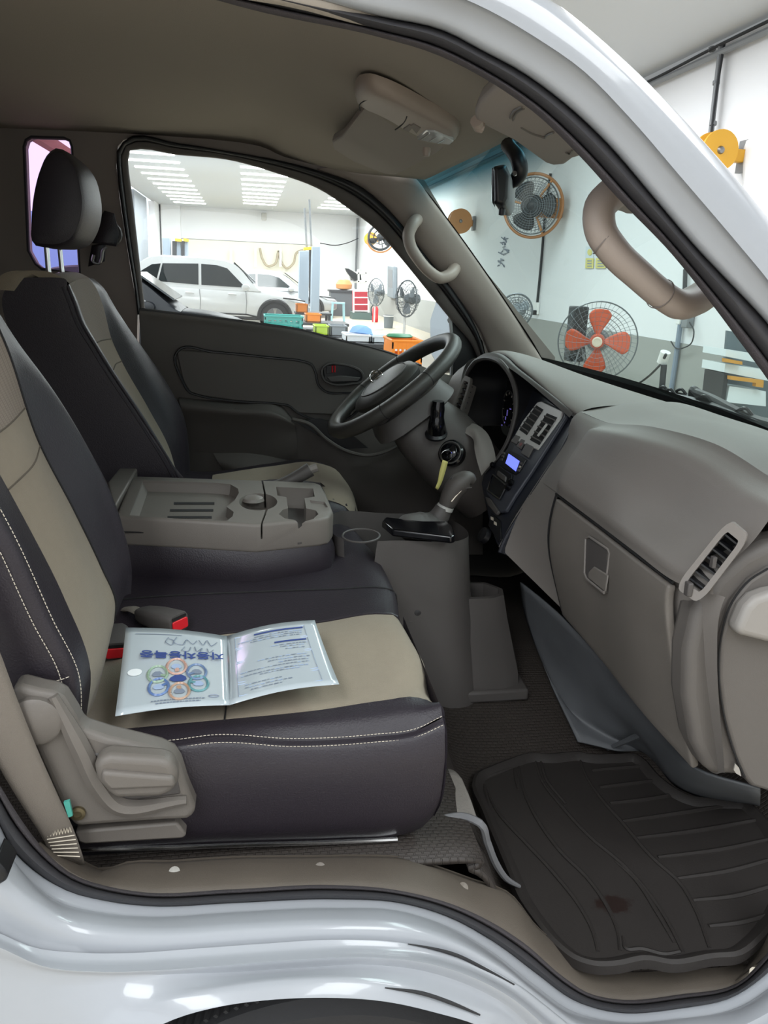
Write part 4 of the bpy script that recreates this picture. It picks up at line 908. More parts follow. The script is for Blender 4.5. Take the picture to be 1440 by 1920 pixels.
# radio
rd = cprism('radio', [(958, 850), (962, 847), (992, 864), (978, 888), (970, 893), (945, 878), (944, 870)], .009, .006, 'black', cs, .002)
cprism('radio_display', [(960, 854), (980, 868), (973, 887), (954, 872)], .0102, .002, mat('blue_display', '6E7BFF', .4, emit=1.3), rd, 0)
for px, py in ((951, 852), (949, 858), (947, 864), (984, 872), (981, 878), (978, 884)):
    cprism('radio_key', [(px-2, py-2), (px+2, py-1), (px+1, py+3), (px-3, py+2)], .0105, .003, 'dash_dark', rd, .0005)
cprism('key_mark', [(981, 877), (984, 878), (982, 881), (979, 880)], .0112, .001, 'stitch', rd, 0)
# heater slider row and open cubby
hp_ = cprism('heater_unit', [(942, 876), (966, 893), (964, 912), (958, 914), (936, 897), (934, 886)], .010, .006, 'black', cs, .002)
for px, py in ((932, 876), (960, 918), (966, 908)):
    obj('heater_knob', MB().lathe([(.007, 0), (.006, .010), (.003, .012), (.001, .012)], cp(px, py, .008), nn_, 12), M['gloss_black'], hp_)
cprism('heater_slider', [(942, 886), (957, 898), (955, 908), (939, 896)], .014, .006, 'dash_dark', hp_, .002)
cb = cprism('cubby', [(932, 896), (955, 914), (944, 936), (922, 922)], .0095, .002, 'deep_black', cs, 0)
obj('cubby_frame', MB().tube([cp(a, b, .010) for a, b in ((930, 893), (956, 914), (944, 940), (920, 922))], .0022, n=6, closed=True), M['steel'], cb)
cprism('ash_tray', [(915, 934), (925, 938), (941, 962), (936, 968), (920, 950)], .010, .008, 'dash_dark', cs, .002)
cprism('lower_switch_plate', [(918, 960), (936, 975), (938, 1010), (932, 1016), (914, 985)], -.002, .006, 'black', cs, .002)
for px, py in ((922, 972), (928, 981)):
    cprism('usb_socket', [(px-2, py-4), (px+2, py-2), (px+2, py+4), (px-2, py+2)], .0, .003, 'stitch', cs, 0)
obj('ignition_bulge', MB().lathe([(.02, 0), (.018, .012), (.002, .016)], cp(905, 1002, -.01), nn_, 14), M['black'], cs)
# dark void under the dash, driver side bulkhead
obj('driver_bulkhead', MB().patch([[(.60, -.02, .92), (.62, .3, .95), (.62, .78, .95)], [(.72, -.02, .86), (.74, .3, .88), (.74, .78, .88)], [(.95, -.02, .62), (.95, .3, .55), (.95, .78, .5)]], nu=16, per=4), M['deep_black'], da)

# ================================================================== STEERING
sw = thing('steering_wheel', 'black leather steering wheel with round oval-badged hub, in front of the driver seat', 'steering wheel', (.36, .38, 1.0))
a40 = math.radians(38.5); U_ = np.array([math.cos(a40), 0, math.sin(a40)]); V_ = np.array([0, 1.0, 0]); A_ = np.array([-math.sin(a40), 0, math.cos(a40)])
O_ = at(737, 722, y=.38); RW = .184
th = np.linspace(0, 2*math.pi, 72, endpoint=False)
ringp = np.array([O_+U_*RW*math.cos(a)+V_*RW*math.sin(a) for a in th])
obj('rim', MB().tube(ringp, .0195, n=14, closed=True), M['leather_wheel'], sw)
for a in (70, 110, 250, 290):
    p = O_+U_*RW*math.cos(math.radians(a))+V_*RW*math.sin(math.radians(a)); tdir = -U_*math.sin(math.radians(a))+V_*math.cos(math.radians(a))
    obj('rim_joint', MB().lathe([(.0190, -.001), (.0200, -.001), (.0200, .001), (.0190, .001)], p, tdir, 16, cap=False), M['seam'], sw)
def wp(u, v, h): return O_+U_*u+V_*v+A_*h
pad = [(.075, 0), (.068, .05), (.035, .085), (-.02, .095), (-.075, .07), (-.10, .03), (-.108, 0), (-.10, -.03), (-.075, -.07), (-.02, -.095), (.035, -.085), (.068, -.05)]
PP = spl(np.array(pad, float), 40, closed=True)
obj('hub_pad', MB().loft([[wp(u*.9, v*.9, -.014) for u, v in PP], [wp(u, v, -.006) for u, v in PP], [wp(u*1.06, v*1.06, .008) for u, v in PP], [wp(u*.98, v*.98, .018) for u, v in PP], [wp(u*.66, v*.66, .028) for u, v in PP], [wp(u*.2, v*.2, .031) for u, v in PP]]), M['leather_wheel'], sw, angle=50)
obj('hub_groove', MB().tube([wp(u*.74, v*.74, .0262) for u, v in PP], .0016, n=6, closed=True), M['dash_dark'], sw)
for (u0, v0, u1, v1) in ((.0, .085, .03, .18), (.0, -.085, .03, -.18), (-.06, .07, -.10, .155), (-.06, -.07, -.10, -.155)):
    obj('spoke', MB().tube([wp(u0, v0, -.032), wp((u0+u1)/2, (v0+v1)/2, -.026), wp(u1, v1, -.006)], [.024, .020, .014], n=10, res=12, flat=.55, up=tuple(A_)), M['dash_dark'], sw)
obj('spoke_trim', MB().tube([wp(-.085, -.062, -.026), wp(-.03, -.098, -.024), wp(.04, -.10, -.022)], .006, n=8, res=14), M['silver'], sw)
# oval badge with the three letters
BN = A_*.86+np.array([0, -.5, 0]); BN /= np.linalg.norm(BN); BY = U_; BX = np.cross(BN, BY)*-1
if BX[1] < 0: BX = -BX
eb = at_plane(707, 709, wp(0, 0, .029), A_)
obj('badge_oval', MB().tube([eb+BY*.0165*math.cos(a)+BX*.025*math.sin(a)+BN*.006 for a in np.linspace(0, 2*math.pi, 28, endpoint=False)], .0014, n=6, closed=True), M['chrome'], sw)
text('badge_letters', 'KIA', .026, frame(tuple(eb+BN*.006), -BX, BY), M['chrome'], sw, .001)
# column shroud
M['column'] = mat('column_plastic', '4B4643', .55, grain=800, gstr=.12)
sc_ = thing('steering_column', 'grey steering column shroud with ignition lock and stalk knob, below the steering wheel', 'steering column', (.5, .36, .9))
D_ = -A_*np.array([1, 1, .9]); 
def cring(c, w, h, ax=None): return [np.asarray(c)+U_*b+V_*a for a, b in rrect(0, 0, w, h, min(w, h)*.32, 7)]
c0 = O_-A_*.075+U_*.0; 
obj('column_shroud', MB().loft([cring(c0, .15, .12), cring(c0-A_*.01, .175, .15), cring(c0+[.06, -.005, -.06], .19, .19), cring(c0+[.115, -.012, -.115], .20, .20), cring(c0+[.17, -.015, -.17], .18, .19), cring(c0+[.22, -.015, -.23], .15, .16)]), M['column'], sc_, angle=50)
obj('switch_housing', MB().loft([cring(O_-A_*.035, .17, .15), cring(O_-A_*.045, .21, .20), cring(O_-A_*.09, .23, .23), cring(O_-A_*.098, .20, .20)]), M['dash_dark'], sc_, angle=50)
sk = [at(px, py, y=yy) for px, py, yy in ((819, 808, .27), (819, 795, .262), (820, 778, .26), (821, 763, .258), (822, 752, .257))]
kb = obj('stalk_knob', MB().tube(sk, [.024, .021, .017, .0175, .0145], n=14, res=24), M['gloss_black'], sc_)
obj('stalk_collar', MB().lathe([(.027, 0), (.028, .006), (.022, .012)], sk[0]+[0, .004, -.012], sk[1]-sk[0], 20), M['black'], sc_)
ig = at(845, 849, y=.258); iax = np.array([-.55, -.75, .35]); iax /= np.linalg.norm(iax)
lk = obj('ignition_lock', MB().lathe([(.033, -.02), (.033, 0), (.027, .005), (.024, .002), (.021, .002), (.021, .016), (.018, .018), (.001, .018)], ig, iax, 24), M['gloss_black'], sc_)
obj('lock_ring', MB().lathe([(.024, .003), (.0265, .0055), (.0285, .0045), (.028, .001)], ig, iax, 24, cap=False), M['dash_dark'], sc_)
# light curved cowl beside the column
obj('column_cowl', MB().patch([PY([(868, 798, .33), (888, 794, .30), (910, 808, .27), (926, 842, .22), (930, 862, .19)]), PY([(866, 800, .30), (888, 806, .27), (900, 826, .24), (908, 852, .21), (912, 880, .18)]), PY([(872, 812, .28), (886, 822, .26), (890, 845, .23), (896, 870, .20), (903, 892, .18)])], nu=24, per=5), M['dash'], sc_)
# key with paper tag
ky = thing('key_tag', 'pale yellow paper tag hanging from the ignition key', 'key tag', tuple(ig-[0, .04, .06]))
kp = ig+iax*.018
obj('key', MB().box(kp+iax*.008, (.012, .014, .014)), M['gloss_black'], ky, bevel=.003)
obj('key_ring', MB().tube([kp+iax*.012+np.array([.014*math.cos(a), -.004, .014*math.sin(a)-.012]) for a in np.linspace(0, 2*math.pi, 20, endpoint=False)], .0009, n=5, closed=True), M['chrome'], ky)
obj('paper_tag', MB().patch([PY([(830, 862, .20), (824, 885, .20), (820, 905, .20), (816, 915, .20)]), PY([(840, 866, .20), (834, 888, .20), (827, 908, .20), (821, 919, .20)])], nu=14, per=2), M['yellow'], ky, solid=.0008)

# ================================================================== GEAR CONSOLE
gc = thing('gear_console', 'dark grey floor console with cup hole and gear lever between the footwells', 'console', (.38, 0, .6))
TOPZ = lambda x: .945-.05*max(0, x-.2)
gt = [(.165, -.06), (.18, -.10), (.22, -.115), (.30, -.105), (.43, -.092), (.452, -.07), (.455, .05), (.44, .08), (.30, .09), (.20, .09), (.17, .05), (.16, 0)]
GT = spl(np.array(gt, float), 48, closed=True)
def gring(z, s, dx, flare, zf=0): return [(x+dx*max(0, (x-.1)/.35), y*s-(0 if y > 0 else flare), z if zf == 0 else TOPZ(x)+zf) for x, y in GT]
gb_ = obj('console_tower', MB().loft([gring(.56, 1.3, .06, .0), gring(.62, 1.25, .05, 0), gring(.70, 1.12, .03, 0), gring(.80, 1.04, .012, 0), gring(0, 1.0, .0, 0, -.02), gring(0, .98, -.001, 0, -.004), gring(0, .93, -.005, 0, 0)]), M['dash_dark'], gc, angle=50)
chl = [at(677+35*math.cos(a), 1005+12.5*math.sin(a), z=.9445) for a in np.linspace(0, 2*math.pi, 24, endpoint=False)]
cut(gb_, [MB().loft([[p-[0, 0, .07] for p in (np.array(chl)-np.mean(chl, 0))*.85+np.mean(chl, 0)], [p+[0, 0, .03] for p in chl]])])
obj('cup_hole_rim', MB().tube([p+[0, 0, .0005] for p in chl], .0022, n=6, closed=True), M['dash_dark'], gc)
lo_ = [(.40, -.075), (.52, -.072), (.55, -.055), (.558, -.02), (.53, .02), (.40, .03)]
LO_ = np.array(lo_)
fb = obj('front_pocket', MB().loft([[(x+.04*max(0, (x-.4)/.15), y*1.0-.05, .55) for x, y in LO_], [(x+.035*max(0, (x-.4)/.15), y*1.0-.042, .62) for x, y in LO_], [(x+.01, y-.006, .74) for x, y in LO_], [(x, y, .79) for x, y in LO_]]), M['dash_dark'], gc, angle=50)
cut(fb, [MB().prism([(x*.86+.068, y*.80-.004, .72) for x, y in lo_], (0, 0, .12))])
obj('console_foot', MB().prism([(.36, -.13, .565), (.605, -.125, .565), (.60, .1, .58), (.36, .1, .6)], (0, 0, .028)), M['dash_dark'], gc, bevel=.006)
obj('side_panel', MB().prism([at(a, b, y=-.112) for a, b in ((740, 1175), (770, 1160), (800, 1165), (838, 1200), (845, 1215), (830, 1240), (800, 1248), (760, 1240))], (0, .03, 0)), M['dash_dark'], gc, bevel=.006)
obj('side_clip', MB().lathe([(.008, 0), (.007, .003), (.001, .004)], at(783, 1148, y=-.108), (0, -1, .2), 14), M['black'], gc)
sp = [at(a, b, z=.945) for a, b in ((716, 990), (722, 982), (790, 990), (838, 990), (848, 1000), (853, 1018), (846, 1020), (735, 1006))]
fr = obj('gear_surround', MB().prism(sp, (0, 0, .016)), M['gloss_black'], gc, bevel=.004, seg=3)
gl = thing('gear_lever', 'grey gear lever with wrinkled leather boot and chrome collar, on the floor console', 'gear lever', (.36, 0, .945))
obj('boot', MB().tube([at(737, 994, y=-.035)+[0, 0, .002], at(760, 992, y=-.03)+[0, 0, .004], at(785, 991, y=-.02), at(805, 986, y=-.01), at(819, 974, y=0), at(827, 962, y=0), at(832, 951, y=0)], [.010, .026, .034, .036, .030, .022, .018], n=16, res=30), M['dash_dark'], gl)
for k, P in enumerate(([(742, 990), (780, 997), (815, 985)], [(750, 1000), (790, 1004), (822, 990)])):
    obj('boot_fold', MB().tube([at(a, b, y=-.045) for a, b in P], [.003, .007, .003], n=8, res=14), M['dash_dark'], gl)
obj('lever_neck', MB().tube(PY([(826, 968, 0), (836, 948, 0), (845, 930, 0)]), [.020, .016, .019], n=14, res=14), M['dash_dark'], gl)
obj('chrome_collar', MB().tube(PY([(833, 955, 0), (836, 948, 0)]), .0185, n=16), M['silver'], gl)
obj('knob', MB().tube(PY([(838, 946, 0), (846, 928, 0), (856, 912, 0), (868, 902, 0), (880, 898, 0), (887, 903, 0)]), [.018, .021, .023, .024, .020, .010], n=16, res=30), M['column'], gl)
obj('knob_top', MB().tube(PY([(842, 912, -.004), (852, 901, -.004), (866, 895, -.004), (880, 895, -.004)]), [.006, .009, .009, .004], n=10, res=18), M['gloss_black'], gl)
obj('knob_trim', MB().tube(PY([(846, 940, -.02), (856, 928, -.02), (868, 917, -.02), (884, 914, -.012)]), .0022, n=6, res=18), M['chrome'], gl)
# ================================================================== FLOOR MAT
ZM = .505
mo = [(886, 1462), (893, 1448), (910, 1440), (950, 1424), (992, 1411), (1030, 1413), (1085, 1409), (1105, 1413), (1150, 1413), (1192, 1413), (1208, 1422), (1235, 1452), (1262, 1474), (1292, 1490), (1340, 1495), (1402, 1502), (1430, 1526), (1470, 1590), (1480, 1660), (1462, 1715), (1430, 1760), (1392, 1790), (1340, 1796), (1262, 1808), (1212, 1800), (1160, 1810), (1118, 1811), (1080, 1800), (1040, 1770), (1000, 1722), (972, 1680), (955, 1640), (930, 1580), (905, 1520)]
def zmat(P): return ZM
mp_ = spl(np.array(mo, float), 120, closed=True)
mout = [at(p[0], p[1], z=ZM+.012) for p in mp_]
# keep the mat on the rising floor: near part lower
def lay(p): 
    p = np.array(p); return p
cm = np.mean(mout, 0)
fm = thing('floor_mat', 'black moulded rubber floor mat with raised ribs and a brown stain, in the passenger footwell', 'floor mat', tuple(cm))
def shrink(P, d):
    P = np.array(P); T = np.roll(P, -1, 0)-np.roll(P, 1, 0); Nn = np.stack([-T[:, 1], T[:, 0], 0*T[:, 0]], 1); Nn /= np.maximum(np.linalg.norm(Nn, axis=1), 1e-9)[:, None]
    s = np.sign(np.sum(Nn*(P.mean(0)-P), 1).mean()); return P+Nn*d*s
i1, i2, i3 = shrink(mout, .006), shrink(mout, .012), shrink(mout, .022)
m_mat = bpy.data.materials.new('mat_rubber_stained'); m_mat = M['mat'].copy(); nt = m_mat.node_tree; bs_ = nt.nodes['Principled BSDF']
lk_ = bs_.inputs['Base Color'].links[0].from_socket
tc = nt.nodes.new('ShaderNodeTexCoord'); sp_ = at(1147, 1698, z=ZM)-cm
mpn = nt.nodes.new('ShaderNodeMapping'); mpn.vector_type = 'POINT'; mpn.inputs['Location'].default_value = tuple(-sp_*np.array([22, 34, 0])); mpn.inputs['Scale'].default_value = (22, 34, 0)
nz = nt.nodes.new('ShaderNodeTexNoise'); nz.inputs['Scale'].default_value = 70; ln = nt.nodes.new('ShaderNodeVectorMath'); ln.operation = 'LENGTH'
ad = nt.nodes.new('ShaderNodeMath'); ad.operation = 'ADD'; mrr = nt.nodes.new('ShaderNodeMapRange'); mrr.inputs[1].default_value = 1.0; mrr.inputs[2].default_value = 1.25; mrr.inputs[3].default_value = 1; mrr.inputs[4].default_value = 0
mxx = nt.nodes.new('ShaderNodeMix'); mxx.data_type = 'RGBA'; mxx.inputs[7].default_value = srgb('1E0F0A')
nt.links.new(tc.outputs['Object'], mpn.inputs[0]); nt.links.new(tc.outputs['Object'], nz.inputs['Vector']); nt.links.new(mpn.outputs[0], ln.inputs[0]); nt.links.new(ln.outputs['Value'], ad.inputs[0]); nt.links.new(nz.outputs['Fac'], ad.inputs[1])
nt.links.new(ad.outputs[0], mrr.inputs[0]); nt.links.new(mrr.outputs[0], mxx.inputs[0]); nt.links.new(lk_, mxx.inputs[6]); nt.links.new(mxx.outputs[2], bs_.inputs['Base Color'])
obj('tray', MB().loft([np.array(mout)-[0, 0, .016], mout, i1+[0, 0, .003], i2+[0, 0, .0005], i3-[0, 0, .008]]), m_mat, fm, angle=40)
def mz(lst): return [at(740+a*.4861, 1340+b*.4861, z=ZM+.004) for a, b in lst]
ribs = [[(540, 168), (570, 260), (640, 350), (760, 480), (880, 580), (980, 690), (1060, 810), (1112, 915)], [(560, 168), (592, 262), (660, 345)],
        [(480, 200), (500, 300), (560, 420), (640, 530), (750, 640), (830, 760), (865, 850), (870, 910)], [(462, 204), (478, 290)],
        [(345, 270), (400, 380), (500, 490), (620, 620), (720, 750), (770, 850), (785, 915)],
        [(712, 162), (740, 240), (800, 330), (880, 420), (1000, 560), (1100, 650), (1160, 750), (1215, 900)],
        [(325, 255), (470, 200)], [(345, 275), (380, 420), (440, 600)], [(880, 855), (895, 905), (950, 905), (1040, 925), (1100, 915)],
        [(850, 565), (930, 640), (1010, 760), (1080, 880)]]
slats = [[(760, 216), (850, 208), (945, 200)], [(790, 280), (900, 268), (1000, 255)], [(830, 341), (950, 330), (1060, 312)], [(880, 411), (1100, 380), (1300, 348)], [(930, 476), (1150, 450), (1390, 408)], [(1015, 550), (1250, 522), (1440, 482)], [(1090, 632), (1280, 605), (1440, 562)], [(1150, 716), (1300, 702), (1460, 660)], [(1212, 816), (1330, 803), (1450, 770)]]
for k, P in enumerate(ribs): obj('rib', MB().tube(mz(P), [.002, .0042, .0042, .003], n=6, res=26), M['mat'], fm)
for P in slats: obj('cross_rib', MB().tube(mz(P), [.004, .006, .005], n=6, res=14, flat=.7), M['mat'], fm)

# ================================================================== FAR DRIVER DOOR
dd = thing('driver_door', 'far driver door, dark grey plastic panel under the side window with recessed handle', 'door', (.15, .8, .75))
dp = [(262, 582), (330, 590), (400, 598), (500, 611), (560, 620), (640, 641), (700, 655), (745, 669), (790, 688), (850, 706), (905, 700)]
pt_ = pts(dp, y=.775)
mb = MB()
mb.patch([pts(dp, y=.80), pts([(p[0], p[1]-1) for p in dp], y=.785), pts([(p[0]-1, p[1]+14) for p in dp], y=.768), pts([(264, 640), (330, 648), (400, 656), (500, 668), (560, 676), (640, 690), (700, 700), (745, 712), (790, 725), (850, 740), (905, 745)], y=.765), pts([(268, 720), (330, 728), (400, 735), (500, 745), (560, 752), (640, 762), (700, 770), (745, 778), (790, 785), (850, 795), (905, 800)], y=.77), pts([(270, 860), (330, 865), (400, 870), (500, 880), (560, 885), (640, 892), (700, 898), (745, 905), (790, 910), (850, 915), (905, 920)], y=.77), pts([(270, 1040), (400, 1040), (560, 1040), (745, 1040), (905, 1040)], y=.78)], nu=40, per=4)
obj('door_panel', mb, M['door_plastic'], dd, angle=70)
obj('window_sill_seal', MB().tube([p+[0, .004, .002] for p in pts(dp[:-2], y=.785)], .005, n=6, res=40), M['black'], dd)
obj('door_glass', MB().prism(pts([(232, 270), (330, 283), (430, 292), (520, 316), (600, 345), (665, 388), (745, 468), (800, 530), (846, 600), (850, 712), (790, 700), (560, 630), (262, 596)], y=.825), (0, .004, 0)), M['clear'], dd)
# raised cloth insert and its border
ins = [(331, 662), (336, 656), (400, 660), (520, 672), (565, 677), (585, 684), (592, 700), (597, 722), (610, 734), (650, 737), (690, 737), (660, 780), (560, 775), (540, 760), (520, 757), (440, 752), (375, 742), (355, 735), (343, 715)]
obj('door_insert', MB().prism(pts(ins, y=.757), (0, .012, 0)), M['door_plastic'], dd, bevel=.004)
obj('insert_groove', MB().tube(pts(ins, y=.7575), .0035, n=6, res=110, closed=True), M['black'], dd)
# armrest ledge and lower pocket
obj('armrest', MB().patch([PY([(336, 745, .768), (440, 755, .768), (530, 762, .768), (548, 784, .768)]), PY([(336, 752, .745), (440, 764, .735), (520, 772, .735), (546, 790, .745)]), PY([(340, 766, .735), (440, 774, .72), (526, 782, .72), (552, 796, .735)]), PY([(340, 790, .755), (440, 800, .745), (530, 810, .745), (556, 815, .755)]), PY([(345, 845, .768), (440, 852, .768), (530, 860, .768), (560, 865, .768)])], nu=26, per=4), M['door_plastic'], dd, angle=60)
obj('armrest_edge', MB().tube(PY([(440, 767, .728), (500, 774, .726), (528, 781, .724)]), .003, n=6, res=10), M['dash_dark'], dd)  # thin tube along the armrest edge, darker than the panel
obj('pocket_rim', MB().tube(PY([(548, 786, .735), (580, 795, .725), (610, 822, .72), (650, 846, .715), (690, 854, .715), (725, 846, .715), (760, 825, .72), (800, 790, .73)]), .006, n=8, res=40), M['door_plastic'], dd)
obj('pocket_back', MB().prism(PY([(552, 790, .745), (600, 785, .745), (640, 800, .745), (690, 840, .745), (640, 842, .745), (605, 822, .745)]), (0, .01, 0)), M['black'], dd)
obj('speaker_bulge', MB().patch([PY([(400, 850, .765), (470, 850, .765), (560, 868, .765)]), PY([(410, 868, .755), (460, 885, .745), (500, 897, .75)]), PY([(430, 895, .765), (480, 915, .765), (540, 925, .765)])], nu=16, per=5), M['door_plastic'], dd)
# inner release handle
hr_ = [(605, 690), (612, 684), (640, 683), (662, 688), (678, 698), (681, 708), (676, 716), (660, 719), (620, 719), (608, 712)]
hp2 = obj('handle_recess', MB().prism(pts(hr_, y=.752), (0, .016, 0)), M['black'], dd, bevel=.003)
obj('handle_bezel', MB().tube(pts(hr_, y=.751), .004, n=6, res=50, closed=True), M['dash_dark'], hp2)
obj('pull_handle', MB().prism(pts([(612, 706), (640, 704), (676, 708), (672, 715), (620, 716)], y=.744), (0, .008, 0)), M['dash_dark'], hp2, bevel=.002)
obj('lock_tab', MB().prism(pts([(612, 686), (622, 685), (622, 700), (612, 701)], y=.745), (0, .008, 0)), M['black'], hp2, bevel=.001)
obj('lock_mark', MB().tube(pts([(623, 686), (628, 686), (628, 698), (623, 698)], y=.745), .002, n=5, closed=True), M['red'], hp2)
# exterior mirror outside the far door
em = thing('door_mirror', 'black exterior door mirror outside the far window, glass reflecting the bright workshop', 'mirror', (.62, 1.0, 1.15))
mq = [at(a, b, y=1.06-.0018*(a-806)) for a, b in ((818, 556), (842, 580), (854, 636), (852, 694), (826, 702), (806, 664), (805, 596))]
obj('mirror_housing', MB().prism(mq, (.075, .055, 0)), M['black'], em, bevel=.012, seg=3)
cq = np.mean(mq, 0)
obj('mirror_glass', MB().prism([cq+(p-cq)*.86+[-.004, -.003, 0] for p in mq], (.0024, .0018, 0)), mat('mirror_silver', 'E8ECEE', .03, metal=1), em)
obj('mirror_arm', MB().tube([at(845, 600, y=.99), at(856, 590, y=.88)], .012, n=8), M['black'], em)

# ================================================================== SUN VISORS, LAMP, INSIDE MIRROR
M['visor'] = mat('visor_vinyl', '9A918A', .7, grain=900, gstr=.1)
def slab(P, th): return MB().prism(P, (0.25*th, 0, th))
fv = thing('sun_visor', 'far grey sun visor folded up against the roof lining beside the reading lamp', 'sun visor', tuple(at(725, 270, z=1.7)))
vz = lambda a, b, z: at(a, b, z=z)
fpl = [vz(622, 268, 1.742), vz(640, 258, 1.745), vz(665, 228, 1.755), vz(682, 209, 1.772), vz(692, 207, 1.772), vz(760, 240, 1.755), vz(836, 276, 1.728), vz(822, 287, 1.722), vz(790, 300, 1.715), vz(760, 318, 1.695), vz(742, 330, 1.693), vz(728, 328, 1.70), vz(700, 318, 1.712), vz(660, 302, 1.73), vz(625, 280, 1.742)]
obj('visor_board', slab(fpl, .022), M['visor'], fv, bevel=.006, seg=3)
obj('visor_clip', MB().lathe([(.008, 0), (.009, .006), (.006, .016)], vz(800, 277, 1.70), (0, 0, -1), 14), M['handle'], fv)
ol = thing('overhead_console', 'oval grey overhead console with a clear map lamp lens, under the front roof lining', 'lamp', tuple(at(760, 205, z=1.73)))
ov = [(664, 170), (672, 156), (690, 152), (720, 160), (760, 178), (800, 200), (840, 222), (860, 236), (862, 248), (850, 257), (830, 259), (800, 251), (760, 231), (720, 207), (685, 190), (668, 182)]
def ovz(p, d=0): return at(p[0], p[1], z=1.776-.00024*(p[0]-664)-d)
OV = spl(np.array(ov, float), 48, closed=True); oc = OV.mean(0)
def ovr(s, d): return [ovz(oc+(p-oc)*s, 0)+np.array([0, 0, -d]) for p in OV]
obj('console_shell', MB().loft([ovr(1.0, -.012), ovr(1.0, 0), ovr(.95, .012), ovr(.8, .017), ovr(.3, .019)]), M['handle'], ol, angle=60)
def op(l, d): return [ovz(p)+np.array([0, 0, -d]) for p in l]
obj('lid_gap', MB().tube(op([(676, 190), (674, 182), (682, 172), (690, 168)], .016), .0012, n=5, res=12), M['seam'], ol)
obj('lid_gap', MB().tube(op([(742, 225), (752, 217), (762, 203), (764, 197)], .018), .0016, n=5, res=12), M['seam'], ol)
for l in ([(757, 222), (768, 212), (777, 215), (767, 227)], [(770, 215), (776, 210), (790, 218), (782, 230)]):
    obj('lamp_switch', MB().prism(op(l, .021), (0, 0, .006)), M['trim'], ol, bevel=.001)
ln_ = [(782, 240), (800, 223), (815, 224), (840, 236), (852, 243), (846, 250), (815, 247)]
obj('lamp_lens', MB().prism(op(ln_, .0215), (0, 0, .008)), mat('clear_lens', 'D9DCDD', .08, spec=.8, coat=.5), ol, bevel=.002)
for k in range(3): obj('lens_facet', MB().tube(op([(790+k*16, 240+k*3), (806+k*14, 227+k*6)], .0222), .0012, n=5), M['chrome'], ol)
nv = thing('sun_visor', 'near grey sun visor with ticket pocket, at the windscreen top beside the doorway', 'sun visor', tuple(at(1000, 230, z=1.66)))
npl = [(888, 214), (896, 196), (930, 163), (960, 150), (1010, 190), (1060, 232), (1110, 285), (1092, 293), (1075, 298), (1060, 309), (1040, 311), (1020, 305), (960, 262), (905, 235), (890, 224)]
NZ = lambda p, d=0: at(p[0], p[1], z=1.665-.00012*(p[0]-888)+.0*(p[1]-150))+np.array([0, 0, -d])
obj('visor_board', slab([NZ(p) for p in npl], .024), M['visor'], nv, bevel=.007, seg=3)
obj('visor_pivot', MB().tube([NZ((893, 226)), NZ((898, 230), .004), NZ((905, 232), .004)], .009, n=10), M['handle'], nv)
for l in ([(957, 220), (966, 205), (979, 198)], [(962, 224), (971, 208), (982, 202)], [(1022, 258), (1026, 252), (1038, 247)], [(1062, 285), (1066, 287), (1073, 281)], [(978, 238), (1000, 250), (1022, 257)]):
    obj('pocket_edge', MB().tube([NZ(p, .001) for p in l], .0016, n=5, res=8), M['console'], nv)
im = thing('interior_mirror', 'black interior rear view mirror seen from its end, on a curved stem at the windscreen', 'mirror', tuple(at(945, 345, y=-.12)))
obj('mirror_back', MB().loft([[at(a, b, y=-.17) for a, b in ((930, 316), (944, 312), (952, 330), (950, 370), (944, 382), (932, 378))], [at(a, b, y=-.16) for a, b in ((925, 312), (948, 308), (958, 330), (955, 374), (946, 388), (926, 382))], [p+np.array([.075, .2, 0]) for p in [at(a, b, y=-.16) for a, b in ((925, 312), (948, 308), (958, 330), (955, 374), (946, 388), (926, 382))]], [p+np.array([.078, .21, 0]) for p in [at(a, b, y=-.17) for a, b in ((930, 316), (944, 312), (952, 330), (950, 370), (944, 382), (932, 378))]]]), M['black'], im, bevel=.004)
obj('mirror_glass', MB().prism([at(a, b, y=-.155)+[-.003, 0, 0] for a, b in ((925, 316), (928, 314), (926, 380), (924, 376))], (.072, .2, 0)), mat('mirror_silver', 'E0E4E6', .03, metal=1), im)
obj('mirror_stem', MB().tube([at(952, 272, y=-.02), at(962, 285, y=-.06), at(972, 300, y=-.08), at(976, 318, y=-.08), at(968, 336, y=-.06), at(956, 345, y=-.04)], [.014, .013, .014, .015, .014, .010], n=12, res=24), M['black'], im)
obj('stem_screw', MB().lathe([(.005, 0), (.004, .003), (.001, .003)], at(965, 325, y=-.10), (-.2, -1, 0), 12), M['chrome'], im)
obj('mirror_knob', MB().lathe([(.006, 0), (.006, .014), (.001, .015)], at(942, 388, y=-.1), (0, 0, -1), 10), M['black'], im)

# ================================================================== BOOKLET
bk_ = thing('booklet', 'open laminated vehicle registration booklet lying upside down on the beige seat', 'booklet', tuple(at(425, 1260, z=.905)))
zc = .91
BL = {'tl': at(236, 1177, z=.925), 'tm': at(425, 1193, z=.902), 'tr': at(590, 1163, z=.935), 'br': at(636, 1283, z=.918), 'bm': at(430, 1322, z=.900), 'bl': at(216, 1343, z=.903)}
M['sheet'] = mat('laminated_sheet', 'B4BDC2', .14, spec=.6, coat=.8)
M['ink_blue'] = mat('blue_ink', '3A4C86', .35); M['ink_grey'] = mat('grey_ink', '7C8696', .35); M['ink_pale'] = mat('pale_blue_print', '9FB0CC', .3)
def leaf(a, b, c, d, sag=.004, n=14):
    """curved page a-b top edge, d-c bottom edge"""
    G = []
    for v in np.linspace(0, 1, n):
        G.append([(a*(1-u)+b*u)*(1-v)+(d*(1-u)+c*u)*v+np.array([0, 0, sag*math.sin(math.pi*u)-.5*sag*math.sin(math.pi*v)]) for u in np.linspace(0, 1, n)])
    return np.array(G)
